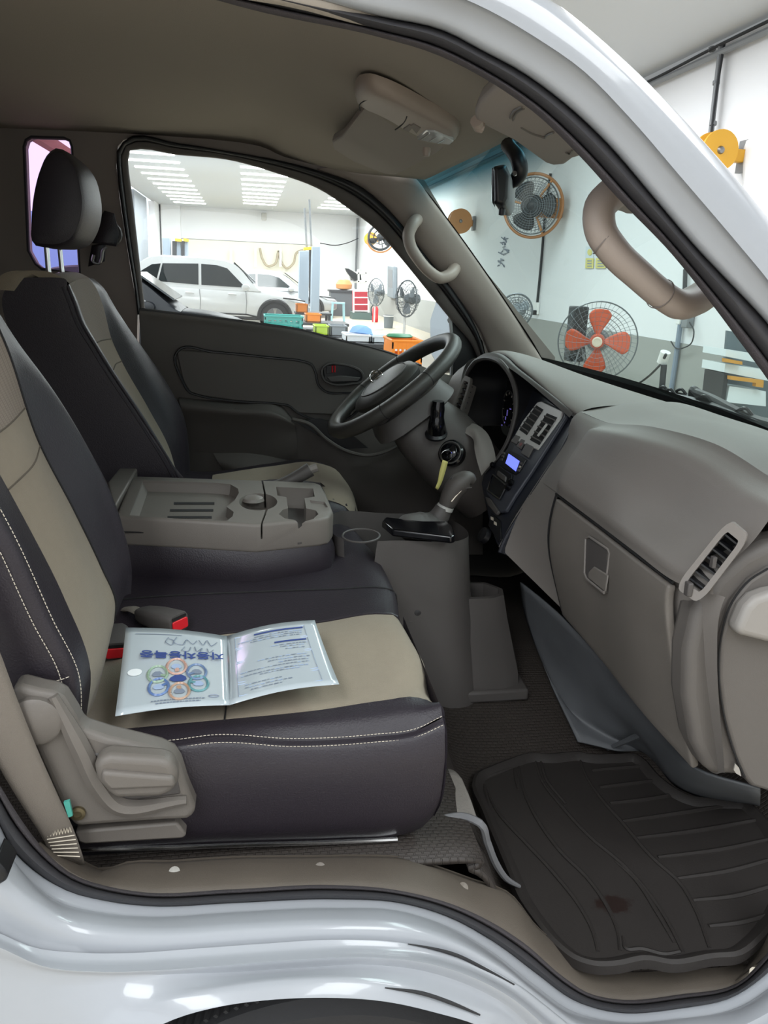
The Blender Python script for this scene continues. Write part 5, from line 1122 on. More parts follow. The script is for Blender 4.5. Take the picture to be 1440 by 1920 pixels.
LG = leaf(BL['tl'], BL['tm'], BL['bm'], BL['bl'], .004); RG = leaf(BL['tm'], BL['tr'], BL['br'], BL['bm'], .006)
lp = obj('left_page', MB().grid(LG), M['sheet'], bk_, solid=.0008, soff=0, angle=80)
rp = obj('right_page', MB().grid(RG), M['sheet'], bk_, solid=.0008, soff=0, angle=80)
def on(G, u, v, lift=.0014):
    n = len(G)-1; x, y = min(u*n, n-1e-6), min(v*n, n-1e-6); i, j = int(x), int(y); fu, fv = x-i, y-j
    return (G[j][i]*(1-fu)+G[j][i+1]*fu)*(1-fv)+(G[j+1][i]*(1-fu)+G[j+1][i+1]*fu)*fv+np.array([0, 0, lift])
def bar(name, G, u0, v0, u1, v1, mt, parent, n=8, lift=.0014):
    mb = MB(); mb.grid(np.array([[on(G, u0+(u1-u0)*k/n, v, lift) for k in range(n+1)] for v in (v0, v1)])); return obj(name, mb, mt, parent)
random.seed(3)
# left page: title printed upside down for this viewer, emblem ring diagram, footer lines, underlined hand note
def text_on(body, G, u, v, size, mt, parent, name='printed_title', flip=True):
    c = on(G, u, v, .0022); ex = on(G, u-.06, v, .0022)-c; ey = on(G, u, v+.05, .0022)-c
    return text(name, body, size, frame(tuple(c), ex, ey), mt, parent, .0002, bold=.0005)
text_on('자동차등록증', LG, .56, .355, .0215, M['ink_blue'], lp)
bar('rule_line', LG, .10, .085, .55, .092, M['ink_grey'], lp)
def scrawl(P): obj('handwriting', MB().tube([on(LG, u, v, .002) for u, v in P], .0007, n=4, res=40), M['ink_grey'], lp)
scrawl([(.42, .13), (.40, .20), (.45, .23), (.47, .17), (.43, .15)]); scrawl([(.50, .12), (.48, .2), (.56, .22), (.60, .15), (.66, .2), (.70, .15)])
scrawl([(.72, .14), (.76, .2), (.80, .13), (.84, .2), (.9, .14)]); scrawl([(.58, .25), (.56, .3), (.62, .3), (.64, .25)]); scrawl([(.68, .24), (.70, .3), (.75, .25), (.73, .31)]); scrawl([(.80, .25), (.82, .30), (.86, .26)])
ringc = ['5E8F94', 'B0907A', '5E78A8', '8FA68F', 'C09A8C', '6A7FA0']
ctr_ = np.array([.53, .66])
for k in range(6):
    a = math.radians(60*k+25); u, v = .53+.21*math.cos(a), .665+.155*math.sin(a)
    c = on(LG, u, v); du = on(LG, u+.05, v)-c; dv = on(LG, u, v+.05)-c; ru = .088/.05; rv = .098/.05
    mk = mat('print_ring', ringc[k], .3)
    obj('printed_ring', MB().tube([c+du*ru*math.cos(t)+dv*rv*math.sin(t)+[0, 0, .0004] for t in np.linspace(0, 2*math.pi, 24, endpoint=False)], .0020, n=4, closed=True), mk, lp)
    obj('printed_car', MB().prism([c+du*x+dv*y+[0, 0, .0004] for x, y in ((-1.0, .3), (-.9, -.2), (-.4, -.6), (.4, -.6), (.9, -.1), (1.0, .3), (.5, .6), (-.5, .6))], (0, 0, .0003)), M['ink_grey'] if k % 2 else M['ink_pale'], lp, smooth=False)
    e = on(LG, .53+.115*math.cos(a), .665+.09*math.sin(a)); obj('ring_link', MB().tube([e+[0, 0, .0004], c-(c-e)*.35+[0, 0, .0004]], .003, n=5, flat=.2), mk, lp)
c = on(LG, .53, .665); du = on(LG, .58, .665)-c; dv = on(LG, .53, .715)-c
obj('printed_car', MB().prism([c+du*x*1.6+dv*y*1.3+[0, 0, .0006] for x, y in ((-1.0, .3), (-.9, -.1), (-.4, -.6), (.4, -.7), (.9, -.3), (1.0, .2), (.5, .6), (-.5, .6))], (0, 0, .0003)), M['ink_blue'], lp, smooth=False)
sc0 = on(LG, .13, .56); obj('hologram_sticker', MB().prism([sc0+(on(LG, .19, .56)-sc0)*1.1*math.cos(t)+(on(LG, .13, .60)-sc0)*1.0*math.sin(t) for t in np.linspace(0, 2*math.pi, 24, endpoint=False)], (0, 0, .0006)), mat('glossy_sticker', 'E6EAEB', .15), lp)
for k, (u0, u1) in enumerate(((.30, .78), (.34, .74))):
    u = u0
    while u < u1:
        w = random.uniform(.012, .03); bar('printed_word', LG, u, .905+k*.03, min(u+w, u1), .918+k*.03, M['ink_grey'], lp, 2); u += w+.008
obj('printed_emblem', MB().tube([on(LG, .86, .89)+(on(LG, .91, .89)-on(LG, .86, .89))*.9*math.cos(t)+(on(LG, .86, .905)-on(LG, .86, .89))*math.sin(t) for t in np.linspace(0, 2*math.pi, 18, endpoint=False)], .0008, n=4, closed=True), M['ink_grey'], lp)
# right page: framed lines of small print
for (v0, v1) in ((.08, .24), (.26, .44), (.46, .74), (.77, .93)):
    obj('print_frame', MB().tube([on(RG, u, v, .0012) for u, v in ((.09, v0), (.86, v0), (.86, v1), (.09, v1))], .0006, n=4, closed=True), M['ink_pale'], rp)
for (u0, u1, v, h, mt) in ((.30, .84, .10, .022, 'ink_blue'), (.50, .84, .28, .022, 'ink_blue')):
    bar('print_heading', RG, u0, v, u1, v+h, M[mt], rp, 6)
for v, u0, u1 in ((.145, .3, .82), (.175, .12, .82), (.205, .25, .8), (.33, .45, .84), (.36, .55, .8), (.40, .6, .8), (.50, .3, .8), (.54, .4, .82), (.58, .5, .8), (.62, .12, .8), (.67, .12, .78), (.70, .3, .7), (.80, .15, .5), (.84, .15, .6), (.88, .2, .5)):
    u = u0
    while u < u1:
        w = random.uniform(.012, .05); bar('printed_word', RG, u, v, min(u+w, u1), v+.011, M['ink_grey'] if random.random() < .6 else M['ink_pale'], rp, 2); u += w+.01

# ================================================================== WHEEL IN THE ARCH, WIPERS
wh = thing('front_tyre', 'dark front tyre tread showing inside the white wheel arch below the sill', 'tyre', tuple(at(600, 1990, y=-.86)))
wc = at(600, 1890, y=-.86)-np.array([0, 0, .33])
wc[1] = -.76
obj('tyre', MB().lathe([(.19, -.09), (.27, -.10), (.31, -.095), (.325, -.08), (.328, -.06), (.328, .06), (.325, .08), (.31, .095), (.27, .10), (.19, .09)], wc, (0, 1, 0), 72), M['tyre'], wh, angle=25)
mbz = []
for k in range(44):
    a = math.radians(40+k*100/44); 
    for side in (-1, 1):
        p = [wc+np.array([.329*math.cos(a+.02*s), side*(.012+.028*t), .329*math.sin(a+.02*s)]) for s, t in ((0, 0), (.5, 1), (1.6, 2.2))]
        obj('tread_block', MB().tube(p, .0035, n=4), M['tyre'], wh)
for yy in (-.045, 0.0, .045):
    obj('tread_rib', MB().tube([wc+np.array([.328*math.cos(a), yy, .328*math.sin(a)]) for a in np.linspace(.6, 2.5, 40)], .004, n=5), M['tyre'], wh)
obj('arch_liner', MB().patch([[wc+np.array([.40*math.cos(a), y, .40*math.sin(a)-.02]) for a in np.linspace(-.1, math.pi+.1, 24)] for y in (-.06, .3)], nu=30), M['deep_black'], cab)
def wiper(name, label, P, blade):
    t = thing(name, label, 'wiper', tuple(np.mean(P, 0)), 'windscreen wipers')
    obj('wiper_arm', MB().tube(P, [.016, .013, .011, .009], n=8, res=24), M['black'], t)
    obj('wiper_blade', MB().tube(blade, .009, n=6, res=20), M['black'], t)
    for f in (.2, .5, .8):
        p = spl(np.array(blade), 11)[int(f*10)]; obj('blade_yoke', MB().tube([p+[-.0, -.03, .006], p+[0, 0, .018], p+[0, .03, .006]], .004, n=6, res=8), M['black'], t)
    obj('arm_pivot', MB().lathe([(.018, 0), (.016, .018), (.008, .024)], np.array(P[0])-[0, 0, .01], (.5, 0, 1), 14), M['black'], t)
    return t
wz = lambda a, b, x: at(a, b, x=x)
wiper('windscreen_wiper', 'black wiper nearest the doorway, lying along the base of the windscreen', [wz(1470, 808, 1.0), wz(1420, 792, 1.01), wz(1372, 768, 1.02), wz(1330, 745, 1.03), wz(1305, 735, 1.03)], [wz(1217, 738, 1.03), wz(1300, 752, 1.02), wz(1390, 780, 1.01), wz(1450, 803, 1.0)])
wiper('windscreen_wiper', 'second black wiper lying behind the first at the middle of the windscreen base', [wz(1368, 770, 1.05), wz(1345, 755, 1.05), wz(1318, 745, 1.05), wz(1298, 733, 1.05), wz(1297, 745, 1.05)], [wz(1222, 736, 1.06), wz(1270, 742, 1.06), wz(1330, 760, 1.05)])
# ================================================================== WORKSHOP CONTENTS
M['lamp_tube'] = mat('lit_tube', 'FFFFFF', .4, emit=7)
M['lamp_case'] = mat('lamp_case', 'E8E8E6', .5)
first = None
tubes = [(-2.35, 19.2+1.45*k) for k in range(11)]+[(.45, 19.2+1.45*k) for k in range(10)]+[(3.4, 22.1+1.45*k) for k in range(8)]
ORD = ['first', 'second', 'third', 'fourth', 'fifth', 'sixth', 'seventh', 'eighth', 'ninth', 'tenth', 'eleventh']
def tube_label(k):
    b, i, n = ('left', k, 11) if k < 11 else ('middle', k-11, 10) if k < 21 else ('right', k-21, 8)
    return 'white ceiling tube light, '+ORD[n-1-i]+' from the back wall in the '+b+' row'
for k, (x, y) in enumerate(tubes):
    if first is None:
        first = thing('tube_light', tube_label(k), 'lamp', (x, y, CZ), 'tube lights on the workshop ceiling')
        obj('lamp_case', MB().box((x, y, CZ-.008), (1.34, .10, .016)), M['lamp_case'], first, bevel=.006)
        obj('lit_tube', MB().box((x, y, CZ-.026), (1.28, .15, .02)), M['lamp_tube'], first, bevel=.008)
    else:
        c = copy_tree(first); c.location = (x, y, CZ); c['label'] = tube_label(k)
# ceiling pipe run and drops along the right wall
pr_ = thing('ceiling_conduit', 'grey conduit with black cable along the ceiling edge, dropping to the cable reel', 'pipe', (WX-.1, 7, CZ-.12))
obj('long_conduit', MB().tube([(WX-.08, -2, CZ-.16), (WX-.08, 34, CZ-.16)], .035, n=8), M['conduit'], pr_)
obj('black_cable', MB().tube([(WX-.1, -2+1.5*k, CZ-.09-.03*(k % 3 == 1)) for k in range(12)], .018, n=6, res=60), M['cable'], pr_)
b0 = at(1352, 85, x=WX-.08); b1_ = at(1333, 250, x=WX-.08)
obj('drop_conduit', MB().tube([b0, b1_], .03, n=8), M['conduit'], pr_)
obj('drop_cable', MB().tube([b0+[0, -.06, 0], (b0+b1_)/2+[-.02, -.05, 0], b1_+[-.02, -.04, 0]], .014, n=6, res=16), M['cable'], pr_)
for px, py in ((1343, 155), (1337, 232), (1335, 92)):
    obj('conduit_joint', MB().tube([at(px, py-3, x=WX-.08), at(px, py+3, x=WX-.08)], .038, n=8), M['conduit'], pr_)
M['reel_yellow'] = mat('reel_yellow', 'D9A22E', .45); M['reel_orange'] = mat('reel_orange', 'C8894E', .5)
def reel(label, px, py, r, mt, x=WX-.35):
    c = at(px, py, x=x); t = thing('cable_reel', label, 'cable reel', tuple(c))
    obj('drum', MB().lathe([(r*.3, -.10), (r, -.10), (r, -.07), (r*.72, -.06), (r*.72, .06), (r, .07), (r, .10), (r*.3, .10)], c, (0, 1, 0), 28), M[mt], t, angle=30)
    obj('bracket', MB().box(c+[.12, -.02, -.03], (.34, .10, .12)), M[mt], t, bevel=.01)
    obj('wall_plate', MB().box(c+[.31, -.02, -.03], (.05, .16, .3)), M['conduit'], t)
    obj('hub_bolt', MB().lathe([(.04, 0), (.03, .02), (.005, .03)], c-[0, .1, 0], (0, -1, 0), 12), M['steel'], t)
    return t
reel('yellow cable reel on a wall bracket under the drop of the ceiling conduit', 1341, 284, .19, 'reel_yellow')
reel('orange brown cable reel high on the wall, seen at the left of the windscreen', 862, 415, .26, 'reel_orange')
reel('small yellow cable reel beside the black three-bladed wall fan', 695, 448, .24, 'reel_yellow')
# white sheet at the far right
ct = at(1400, 400, x=WX-.1)
sh = obj('hanging_sheet', MB().patch([[at(a, b, x=WX-.06) for a, b in ((1395, 262), (1400, 246), (1412, 240), (1470, 236), (1560, 230))], [at(a, b, x=WX-.10) for a, b in ((1390, 400), (1396, 400), (1415, 398), (1470, 400), (1560, 400))], [at(a, b, x=WX-.08) for a, b in ((1386, 560), (1392, 560), (1415, 560), (1470, 560), (1560, 560))]], nu=20, per=5), mat('white_sheet', 'EEF0F3', .5), solid=.006)
tag(sh, 'white plastic sheet hung on the wall at the right edge, below the yellow reel', 'sheet')
# ---- fans
def cage(t, c, ax, r, depth, mt, nring=6, nspoke=28, wire=.004):
    ax = np.asarray(ax, float); ax /= np.linalg.norm(ax); u = np.cross(ax, (0, 0, 1)); u /= np.linalg.norm(u); w = np.cross(u, ax)
    def P(rr, a, h): return c+u*rr*math.cos(a)+w*rr*math.sin(a)+ax*h
    mb = MB()
    for s in (-1, 1):
        for k in range(nspoke):
            a = 2*math.pi*k/nspoke+(.12 if s < 0 else 0)
            mb.tube([P(r*.15, a, s*depth*.5), P(r*.6, a+.15, s*depth*.48), P(r*.92, a+.22, s*depth*.3), P(r, a+.24, 0)], wire*.6, n=3)
        for k in range(1, nring):
            rr = r*(.2+.75*k/nring); mb.tube([P(rr, a, s*depth*(.5-.2*(k/nring)**3)) for a in np.linspace(0, 2*math.pi, 40, endpoint=False)], wire*.6, n=3, closed=True)
    g = obj('wire_guard', mb, M[mt], t)
    obj('guard_ring', MB().tube([P(r, a, 0) for a in np.linspace(0, 2*math.pi, 48, endpoint=False)], wire*2, n=6, closed=True), M[mt], t)
    return P
def blades(t, P, r, n, mt, a0=0, width=.9, h=0.0):
    for k in range(n):
        a = a0+2*math.pi*k/n; rows = []
        for f, wd in ((.16, .35), (.4, .8), (.7, 1.0), (.9, .9), (1.0, .5)):
            rows.append([P(r*f, a+width*wd*(s-.5)*(.75+.2/f*.3)+.12*f, h+.10*r*(s-.5)*1.4) for s in (0, .5, 1)])
        obj('blade', MB().patch(rows, nu=8, per=3), M[mt], t, solid=.004, soff=0)
M['fan_wire'] = mat('fan_wire', '6F7478', .4, metal=.5); M['fan_black'] = mat('fan_black', '2A2C2F', .5); M['fan_orange'] = mat('fan_orange_blade', 'D2562E', .45); M['fan_grey'] = mat('fan_grey_blade', '7E868C', .45)
M['fan_blade_pale'] = mat('fan_pale_blade', 'B9C3CB', .4)
# big fan with orange blades on the floor beyond the windscreen
c = at(1120, 640, y=6.0); t = thing('floor_fan', 'large drum fan with orange blades in a wire guard, seen through the windscreen', 'fan', (c[0], c[1], 0))
ax = np.array([-.42, -.9, 0]); ax /= np.linalg.norm(ax); R_f = .385
P = cage(t, c, ax, R_f, .18, 'fan_wire', 7, 26, .0035)
blades(t, P, R_f*.82, 4, 'fan_orange', -.1, 1.05)
obj('hub', MB().lathe([(.075, -.04), (.075, .03), (.06, .05), (.005, .055)], c, ax, 20), M['fan_orange'], t)
obj('guard_badge', MB().lathe([(.05, .09), (.05, .105), (.035, .11), (.034, .105), (.02, .106), (.005, .106)], c, ax, 20), mat('badge_cream', 'D9CDBB', .5), t)
obj('motor', MB().lathe([(.05, -.30), (.11, -.28), (.115, -.14), (.09, -.08)], c, ax, 18), M['conduit'], t)
bc = c-ax*.22+np.array([-.10, .05, 0])
obj('motor_box', MB().box(bc+[-.12, .0, .05], (.16, .16, .55)), M['fan_black'], t, bevel=.015)
obj('fan_stand', MB().tube([(c[0]-.3, c[1]+.1, .03), (c[0]-.12, c[1]+.12, c[2]-.05), (c[0]+.15, c[1]+.05, .03)], .02, n=8), M['conduit'], t)
obj('fan_stand', MB().tube([(c[0]-.12, c[1]+.35, .03), (c[0]-.05, c[1]+.2, c[2]-.05), (c[0]+.2, c[1]+.3, .03)], .02, n=8), M['conduit'], t)
# wall fan above with brown frame
c = at(998, 386, x=WX-.55); t = thing('wall_fan', 'black wall fan in an orange brown ring frame, behind the interior mirror', 'fan', tuple(c))
ax = np.array([-.55, -.83, -.08]); R_f = 50/1480*np.dot(c-EYE, FWD)
P = cage(t, c, ax, R_f, .22, 'fan_wire', 9, 40, .006)
M['fan_brown'] = mat('fan_brown_ring', 'A06C42', .5)
M['fan_silver'] = mat('fan_silver_wire', 'C9CED2', .3, metal=.6)
blades(t, P, R_f*.9, 3, 'fan_black', .9, 1.5)
obj('hub', MB().lathe([(.17, -.04), (.17, .05), (.12, .09), (.005, .1)], c, ax, 20), M['fan_black'], t)
fr_ = [P(R_f*1.12, a, -.05) for a in np.linspace(0, 2*math.pi, 40, endpoint=False)]
obj('ring_frame', MB().tube(fr_, .024, n=8, closed=True), M['fan_brown'], t)
for a in (.2, 2.2, 4.3): obj('ring_frame_strut', MB().tube([P(R_f*.2, a, -.06), P(R_f*1.12, a, -.05)], .02, n=6), M['reel_orange'], t)
obj('wall_bracket', MB().box(c+[.30, .15, 0], (.5, .14, .3)), M['reel_orange'], t, bevel=.02)
# three bladed wall fan seen through the side window
c = at(713, 445, x=WX-.6); t = thing('wall_fan', 'black three-bladed wall fan high up, seen at the top right of the side window', 'fan', tuple(c)); R_f = 22/1480*np.dot(c-EYE, FWD)
ax = np.array([-.25, -.96, 0]); P = cage(t, c, ax, R_f, .2, 'fan_black', 2, 6, .02); blades(t, P, R_f*.92, 3, 'fan_black', 1.57, .75)
obj('hub', MB().lathe([(.12, -.05), (.12, .06), (.01, .09)], c, ax, 16), M['fan_black'], t)
obj('lower_hoop', MB().tube([P(R_f*1.2, a, -.1) for a in np.linspace(3.4, 6.1, 20)], .03, n=6), M['reel_orange'], t)
obj('wall_bracket', MB().box(c+[.3, .2, 0], (.6, .12, .14)), M['reel_orange'], t)
def stand_fan(label, px, py, y, r_px, name='stand_fan', ax=(-.5, -.85, 0), foot=True):
    c = at(px, py, y=y); r = r_px/1480*np.dot(c-EYE, FWD)
    t = thing(name, label, 'fan', (c[0], c[1], 0)); P = cage(t, c, ax, r, .22, 'fan_wire', 5, 20, .007)
    blades(t, P, r*.85, 3, 'fan_grey', .4, 1.1); obj('hub', MB().lathe([(.08, -.25), (.1, -.1), (.07, .02), (.01, .05)], c, ax, 14), M['fan_grey'], t)
    if foot:
        obj('pole', MB().tube([(c[0], c[1]+.12, .02), (c[0], c[1]+.12, c[2])], .025, n=8), M['lamp_case'], t)
        obj('base', MB().lathe([(.28, 0), (.27, .03), (.06, .06)], (c[0], c[1]+.12, 0), (0, 0, 1), 20), M['lamp_case'], t)
    return t
stand_fan('grey stand fan nearest the workshop wall, right of the fire extinguisher', 763, 560, 13.0, 33, ax=(-.93, -.40, 0))
stand_fan('grey stand fan further back, left of the nearer stand fan', 705, 548, 21.0, 25, ax=(-.9, -.45, 0))
stand_fan('small wire fan at the lower left of the windscreen, beside the pillar trim', 968, 582, 9.0, 30)
# ---- things on the right wall
def wall_pt(px, py, d=.0): return at(px, py, x=WX-d)
ph = thing('wall_cable', 'black cable running down the wall below the brown framed fan to a socket', 'cable', tuple(wall_pt(1010, 520, .02)))
obj('cable_run', MB().tube([wall_pt(a, b, .03) for a, b in ((1032, 325), (1020, 420), (1018, 450), (1012, 520), (1007, 570))], .022, n=6, res=30), M['cable'], ph)
so2 = thing('wall_socket', 'white double wall socket at the end of the black wall cable', 'socket', tuple(wall_pt(1005, 580, .02)))
obj('socket_plate', MB().box(wall_pt(1005, 578, .03), (.05, .22, .2)), M['lamp_case'], so2, bevel=.01); obj('plug', MB().box(wall_pt(1002, 586, .08), (.08, .06, .08)), M['cable'], so2, bevel=.01)
pc = thing('wall_conduit', 'blue grey conduit rising from the floor to a socket box, under the near grab handle', 'pipe', tuple(wall_pt(1255, 680, .05)))
obj('conduit_pipe', MB().tube([wall_pt(1278, 590, .05), wall_pt(1266, 680, .05), wall_pt(1254, 760, .05)], .03, n=8), mat('blue_conduit', '7F8C9C', .5), pc)
obj('upper_cable', MB().tube([wall_pt(1285, 505, .05), wall_pt(1284, 540, .05), wall_pt(1276, 596, .05)], .025, n=6), M['cable'], pc)
obj('socket_box', MB().box(wall_pt(1290, 598, .05), (.08, .13, .2)), M['conduit'], pc, bevel=.01)
obj('socket_box', MB().box(wall_pt(1276, 597, .05), (.06, .08, .14)), M['lamp_case'], pc, bevel=.01)
obj('loose_cord', MB().tube([wall_pt(a, b, .08) for a, b in ((1293, 604), (1301, 622), (1298, 640), (1282, 652), (1266, 652), (1258, 640))], .008, n=5, res=30), M['cable'], pc)
hn = thing('plug_socket_post', 'white extension socket on a dark post by the grey lower wall', 'socket', tuple(wall_pt(1243, 700, .5)))
xs = WX-1.0
obj('extension_socket', MB().tube([at(1248, 660, x=xs), at(1241, 680, x=xs)], .05, n=10), M['lamp_case'], hn); obj('socket_slot', MB().tube([at(1249, 664, x=xs-.05), at(1245, 672, x=xs-.05)], .014, n=6), M['cable'], hn)
pb_ = at(1240, 740, x=xs)
obj('post', MB().tube([at(1245, 684, x=xs), pb_, pb_*[1, 1, 0]], .03, n=8), M['cable'], hn)
obj('hanging_lead', MB().tube([at(a, b, x=xs-.05) for a, b in ((1238, 684), (1220, 702), (1190, 722), (1160, 725), (1140, 718))], .011, n=5, res=24), M['cable'], hn)
# paper labels on the wall
tg = [((1098, 462), (1113, 503)), ((1117, 462), (1136, 503))]
for k, ((x0, y0_), (x1, y1_)) in enumerate(tg):
    q = [wall_pt(a, b, .012) for a, b in ((x0, y0_), (x1, y0_), (x1-1, y1_), (x0-1, y1_))]
    t = thing('wall_label', ('left' if k == 0 else 'right')+' one of two yellow-bottomed wall notices behind the grab handle', 'notice', tuple(q[0]))
    obj('paper', MB().prism(q, (.004, 0, 0)), mat('pale_notice', 'D3DCE2', .7), t)
    l_q = [wall_pt(a, b, .018) for a, b in ((x0, y0_+22), (x1, y0_+22), (x1-1, y1_), (x0-1, y1_))]
    obj('yellow_band', MB().prism(l_q, (.003, 0, 0)), M['yellow'], t)
    for r_ in range(3):
        obj('print_line', MB().prism([wall_pt(a, b, .022) for a, b in ((x0+3, y0_+26+r_*5), (x1-4, y0_+26+r_*5), (x1-4, y0_+28+r_*5), (x0+3, y0_+28+r_*5))], (.002, 0, 0)), M['ink_grey'], t)
    cp_ = [wall_pt((x0+x1)/2+4.5*math.cos(a), y0_+11+6*math.sin(a), .02) for a in np.linspace(0, 2*math.pi, 14, endpoint=False)]
    obj('print_picture', MB().prism(cp_, (.002, 0, 0)), M['yellow'] if k == 0 else M['ink_pale'], t)
pn = thing('wall_writing', 'column of faint handwritten characters on the wall left of the fan cable', 'writing', tuple(wall_pt(945, 475, .01)))
random.seed(11)
for k in range(6):
    cx, cy = 948-k*1.6, 447+k*10
    for s_ in range(3):
        a0_, b0_ = cx+random.uniform(-5, 5), cy+random.uniform(-4, 4)
        obj('pen_stroke', MB().tube([wall_pt(a0_, b0_, .01), wall_pt(a0_+random.uniform(-6, 6), b0_+random.uniform(-5, 5), .01), wall_pt(a0_+random.uniform(-6, 6), b0_+random.uniform(-5, 5), .01)], .012, n=4), M['ink_grey'], pn)
# shelf / rack with pale boards by the wall at the right
rk = thing('storage_rack', 'dark rack of pale boards edged with orange bars, at the lower right of the windscreen', 'rack', tuple(at(1400, 760, y=4.5)*[1, 1, 0]))
yr = 4.5
def rq(P, d=.3, y=yr): return MB().prism(pts(P, y=y), (.0, d, 0))
obj('rack_post', rq([(1358, 700), (1366, 700), (1358, 770), (1350, 770)]), M['fan_black'], rk)
obj('rack_back', MB().prism(pts([(1364, 620), (1480, 640), (1480, 790), (1352, 770)], y=yr+.4), (0, .03, 0)), mat('rack_grey', '5E6A70', .6), rk)
pale = mat('pale_board', 'E3ECEF', .4)
for P in ([(1362, 655), (1420, 664), (1430, 682), (1360, 668)], [(1360, 682), (1440, 694), (1440, 714), (1358, 698)], [(1368, 724), (1436, 734), (1436, 762), (1362, 754)]):
    obj('board', rq(P, .35), pale, rk)
for P in ([(1360, 672), (1392, 678), (1392, 684), (1360, 679)], [(1370, 705), (1432, 713), (1432, 720), (1370, 712)], [(1418, 718), (1432, 720), (1431, 727), (1417, 725)]):
    obj('orange_bar', rq(P, .05, yr-.06), mat('orange_bar', 'D79A3C', .5), rk)
# ---- lifts
M['lift_grey'] = mat('lift_grey', '93A0AE', .45); M['lift_yellow'] = mat('lift_yellow', 'E0B430', .5)
def lift_post(t, px0, px1, ytop, ybot, y, d=.35):
    P = pts([(px0, ytop), (px1, ytop), (px1, ybot), (px0, ybot)], y=y); P[2][2] = P[3][2] = 0.0; P[2][0] = P[1][0]; P[3][0] = P[0][0]
    obj('lift_post', MB().prism(P, (0, d, 0)), M['lift_grey'], t, bevel=.02); return P
lf = thing('car_lift', 'grey two-post car lift with yellow caps in front of the silver sedan', 'car lift', tuple(at(580, 620, y=23)*[1, 1, 0]))
lift_post(lf, 561, 580, 470, 606, 23); P = lift_post(lf, 585, 601, 462, 610, 22)
obj('lift_carriage', MB().prism(pts([(580, 468), (586, 468), (586, 560), (580, 560)], y=22.6), (0, .2, 0)), M['fan_black'], lf)
obj('yellow_cap', MB().prism(pts([(570, 464), (589, 462), (589, 468), (570, 469)], y=22.2), (0, .3, 0)), M['lift_yellow'], lf)
obj('hose', MB().tube(pts([(575, 465), (573, 425), (571, 390)], y=22.5), .03, n=6, res=12), M['conduit'], lf); obj('hose', MB().tube(pts([(584, 462), (582, 420), (580, 374)], y=22.5), .03, n=6, res=12), M['conduit'], lf)
lf2 = thing('car_lift', 'grey two-post car lift far back at the left, behind the white car roof', 'car lift', tuple(at(335, 560, y=31)*[1, 1, 0]))
for a, b in ((304, 319), (329, 339), (344, 352)): lift_post(lf2, a, b, 446 if a < 320 else 452, 560, 31)
for a, b in ((323, 331), (340, 346)): obj('lift_carriage', MB().prism(pts([(a, 452), (b, 452), (b, 540), (a, 540)], y=30.9), (0, .2, 0)), M['fan_black'], lf2)
for a, b in ((328, 340), (344, 353)): obj('yellow_cap', MB().prism(pts([(a, 447), (b, 448), (b, 453), (a, 452)], y=30.8), (0, .3, 0)), M['lift_yellow'], lf2)
# hoses and posts on the back wall
hs = thing('air_hoses', 'pale hoses hanging in loops on the cream back wall board', 'hose', tuple(at(500, 480, y=35.6)))
for P in ([(487, 465), (492, 485), (502, 499), (514, 496), (522, 470)], [(522, 470), (526, 488), (538, 503), (550, 494), (556, 474), (572, 468)]):
    obj('hose', MB().tube(pts(P, y=35.7), .05, n=6, res=24), mat('hose_tan', 'A79B84', .6), hs)
for a in (433, 479, 526): obj('white_post', MB().prism(pts([(a-2, 466), (a+2, 466), (a+2, 500), (a-2, 500)], y=35.6), (0, .1, 0)), M['lamp_case'], hs)
sp2 = thing('wall_speaker', 'small pale box speaker high on the white back wall', 'speaker', tuple(at(495, 405, y=35.7)))
obj('speaker_box', MB().box(at(495, 406, y=35.6), (.22, .25, .3)), mat('speaker_grey', 'BEBDB9', .6), sp2, bevel=.03); obj('speaker_arm', MB().box(at(493, 402, y=35.85), (.08, .3, .08)), M['lamp_case'], sp2)
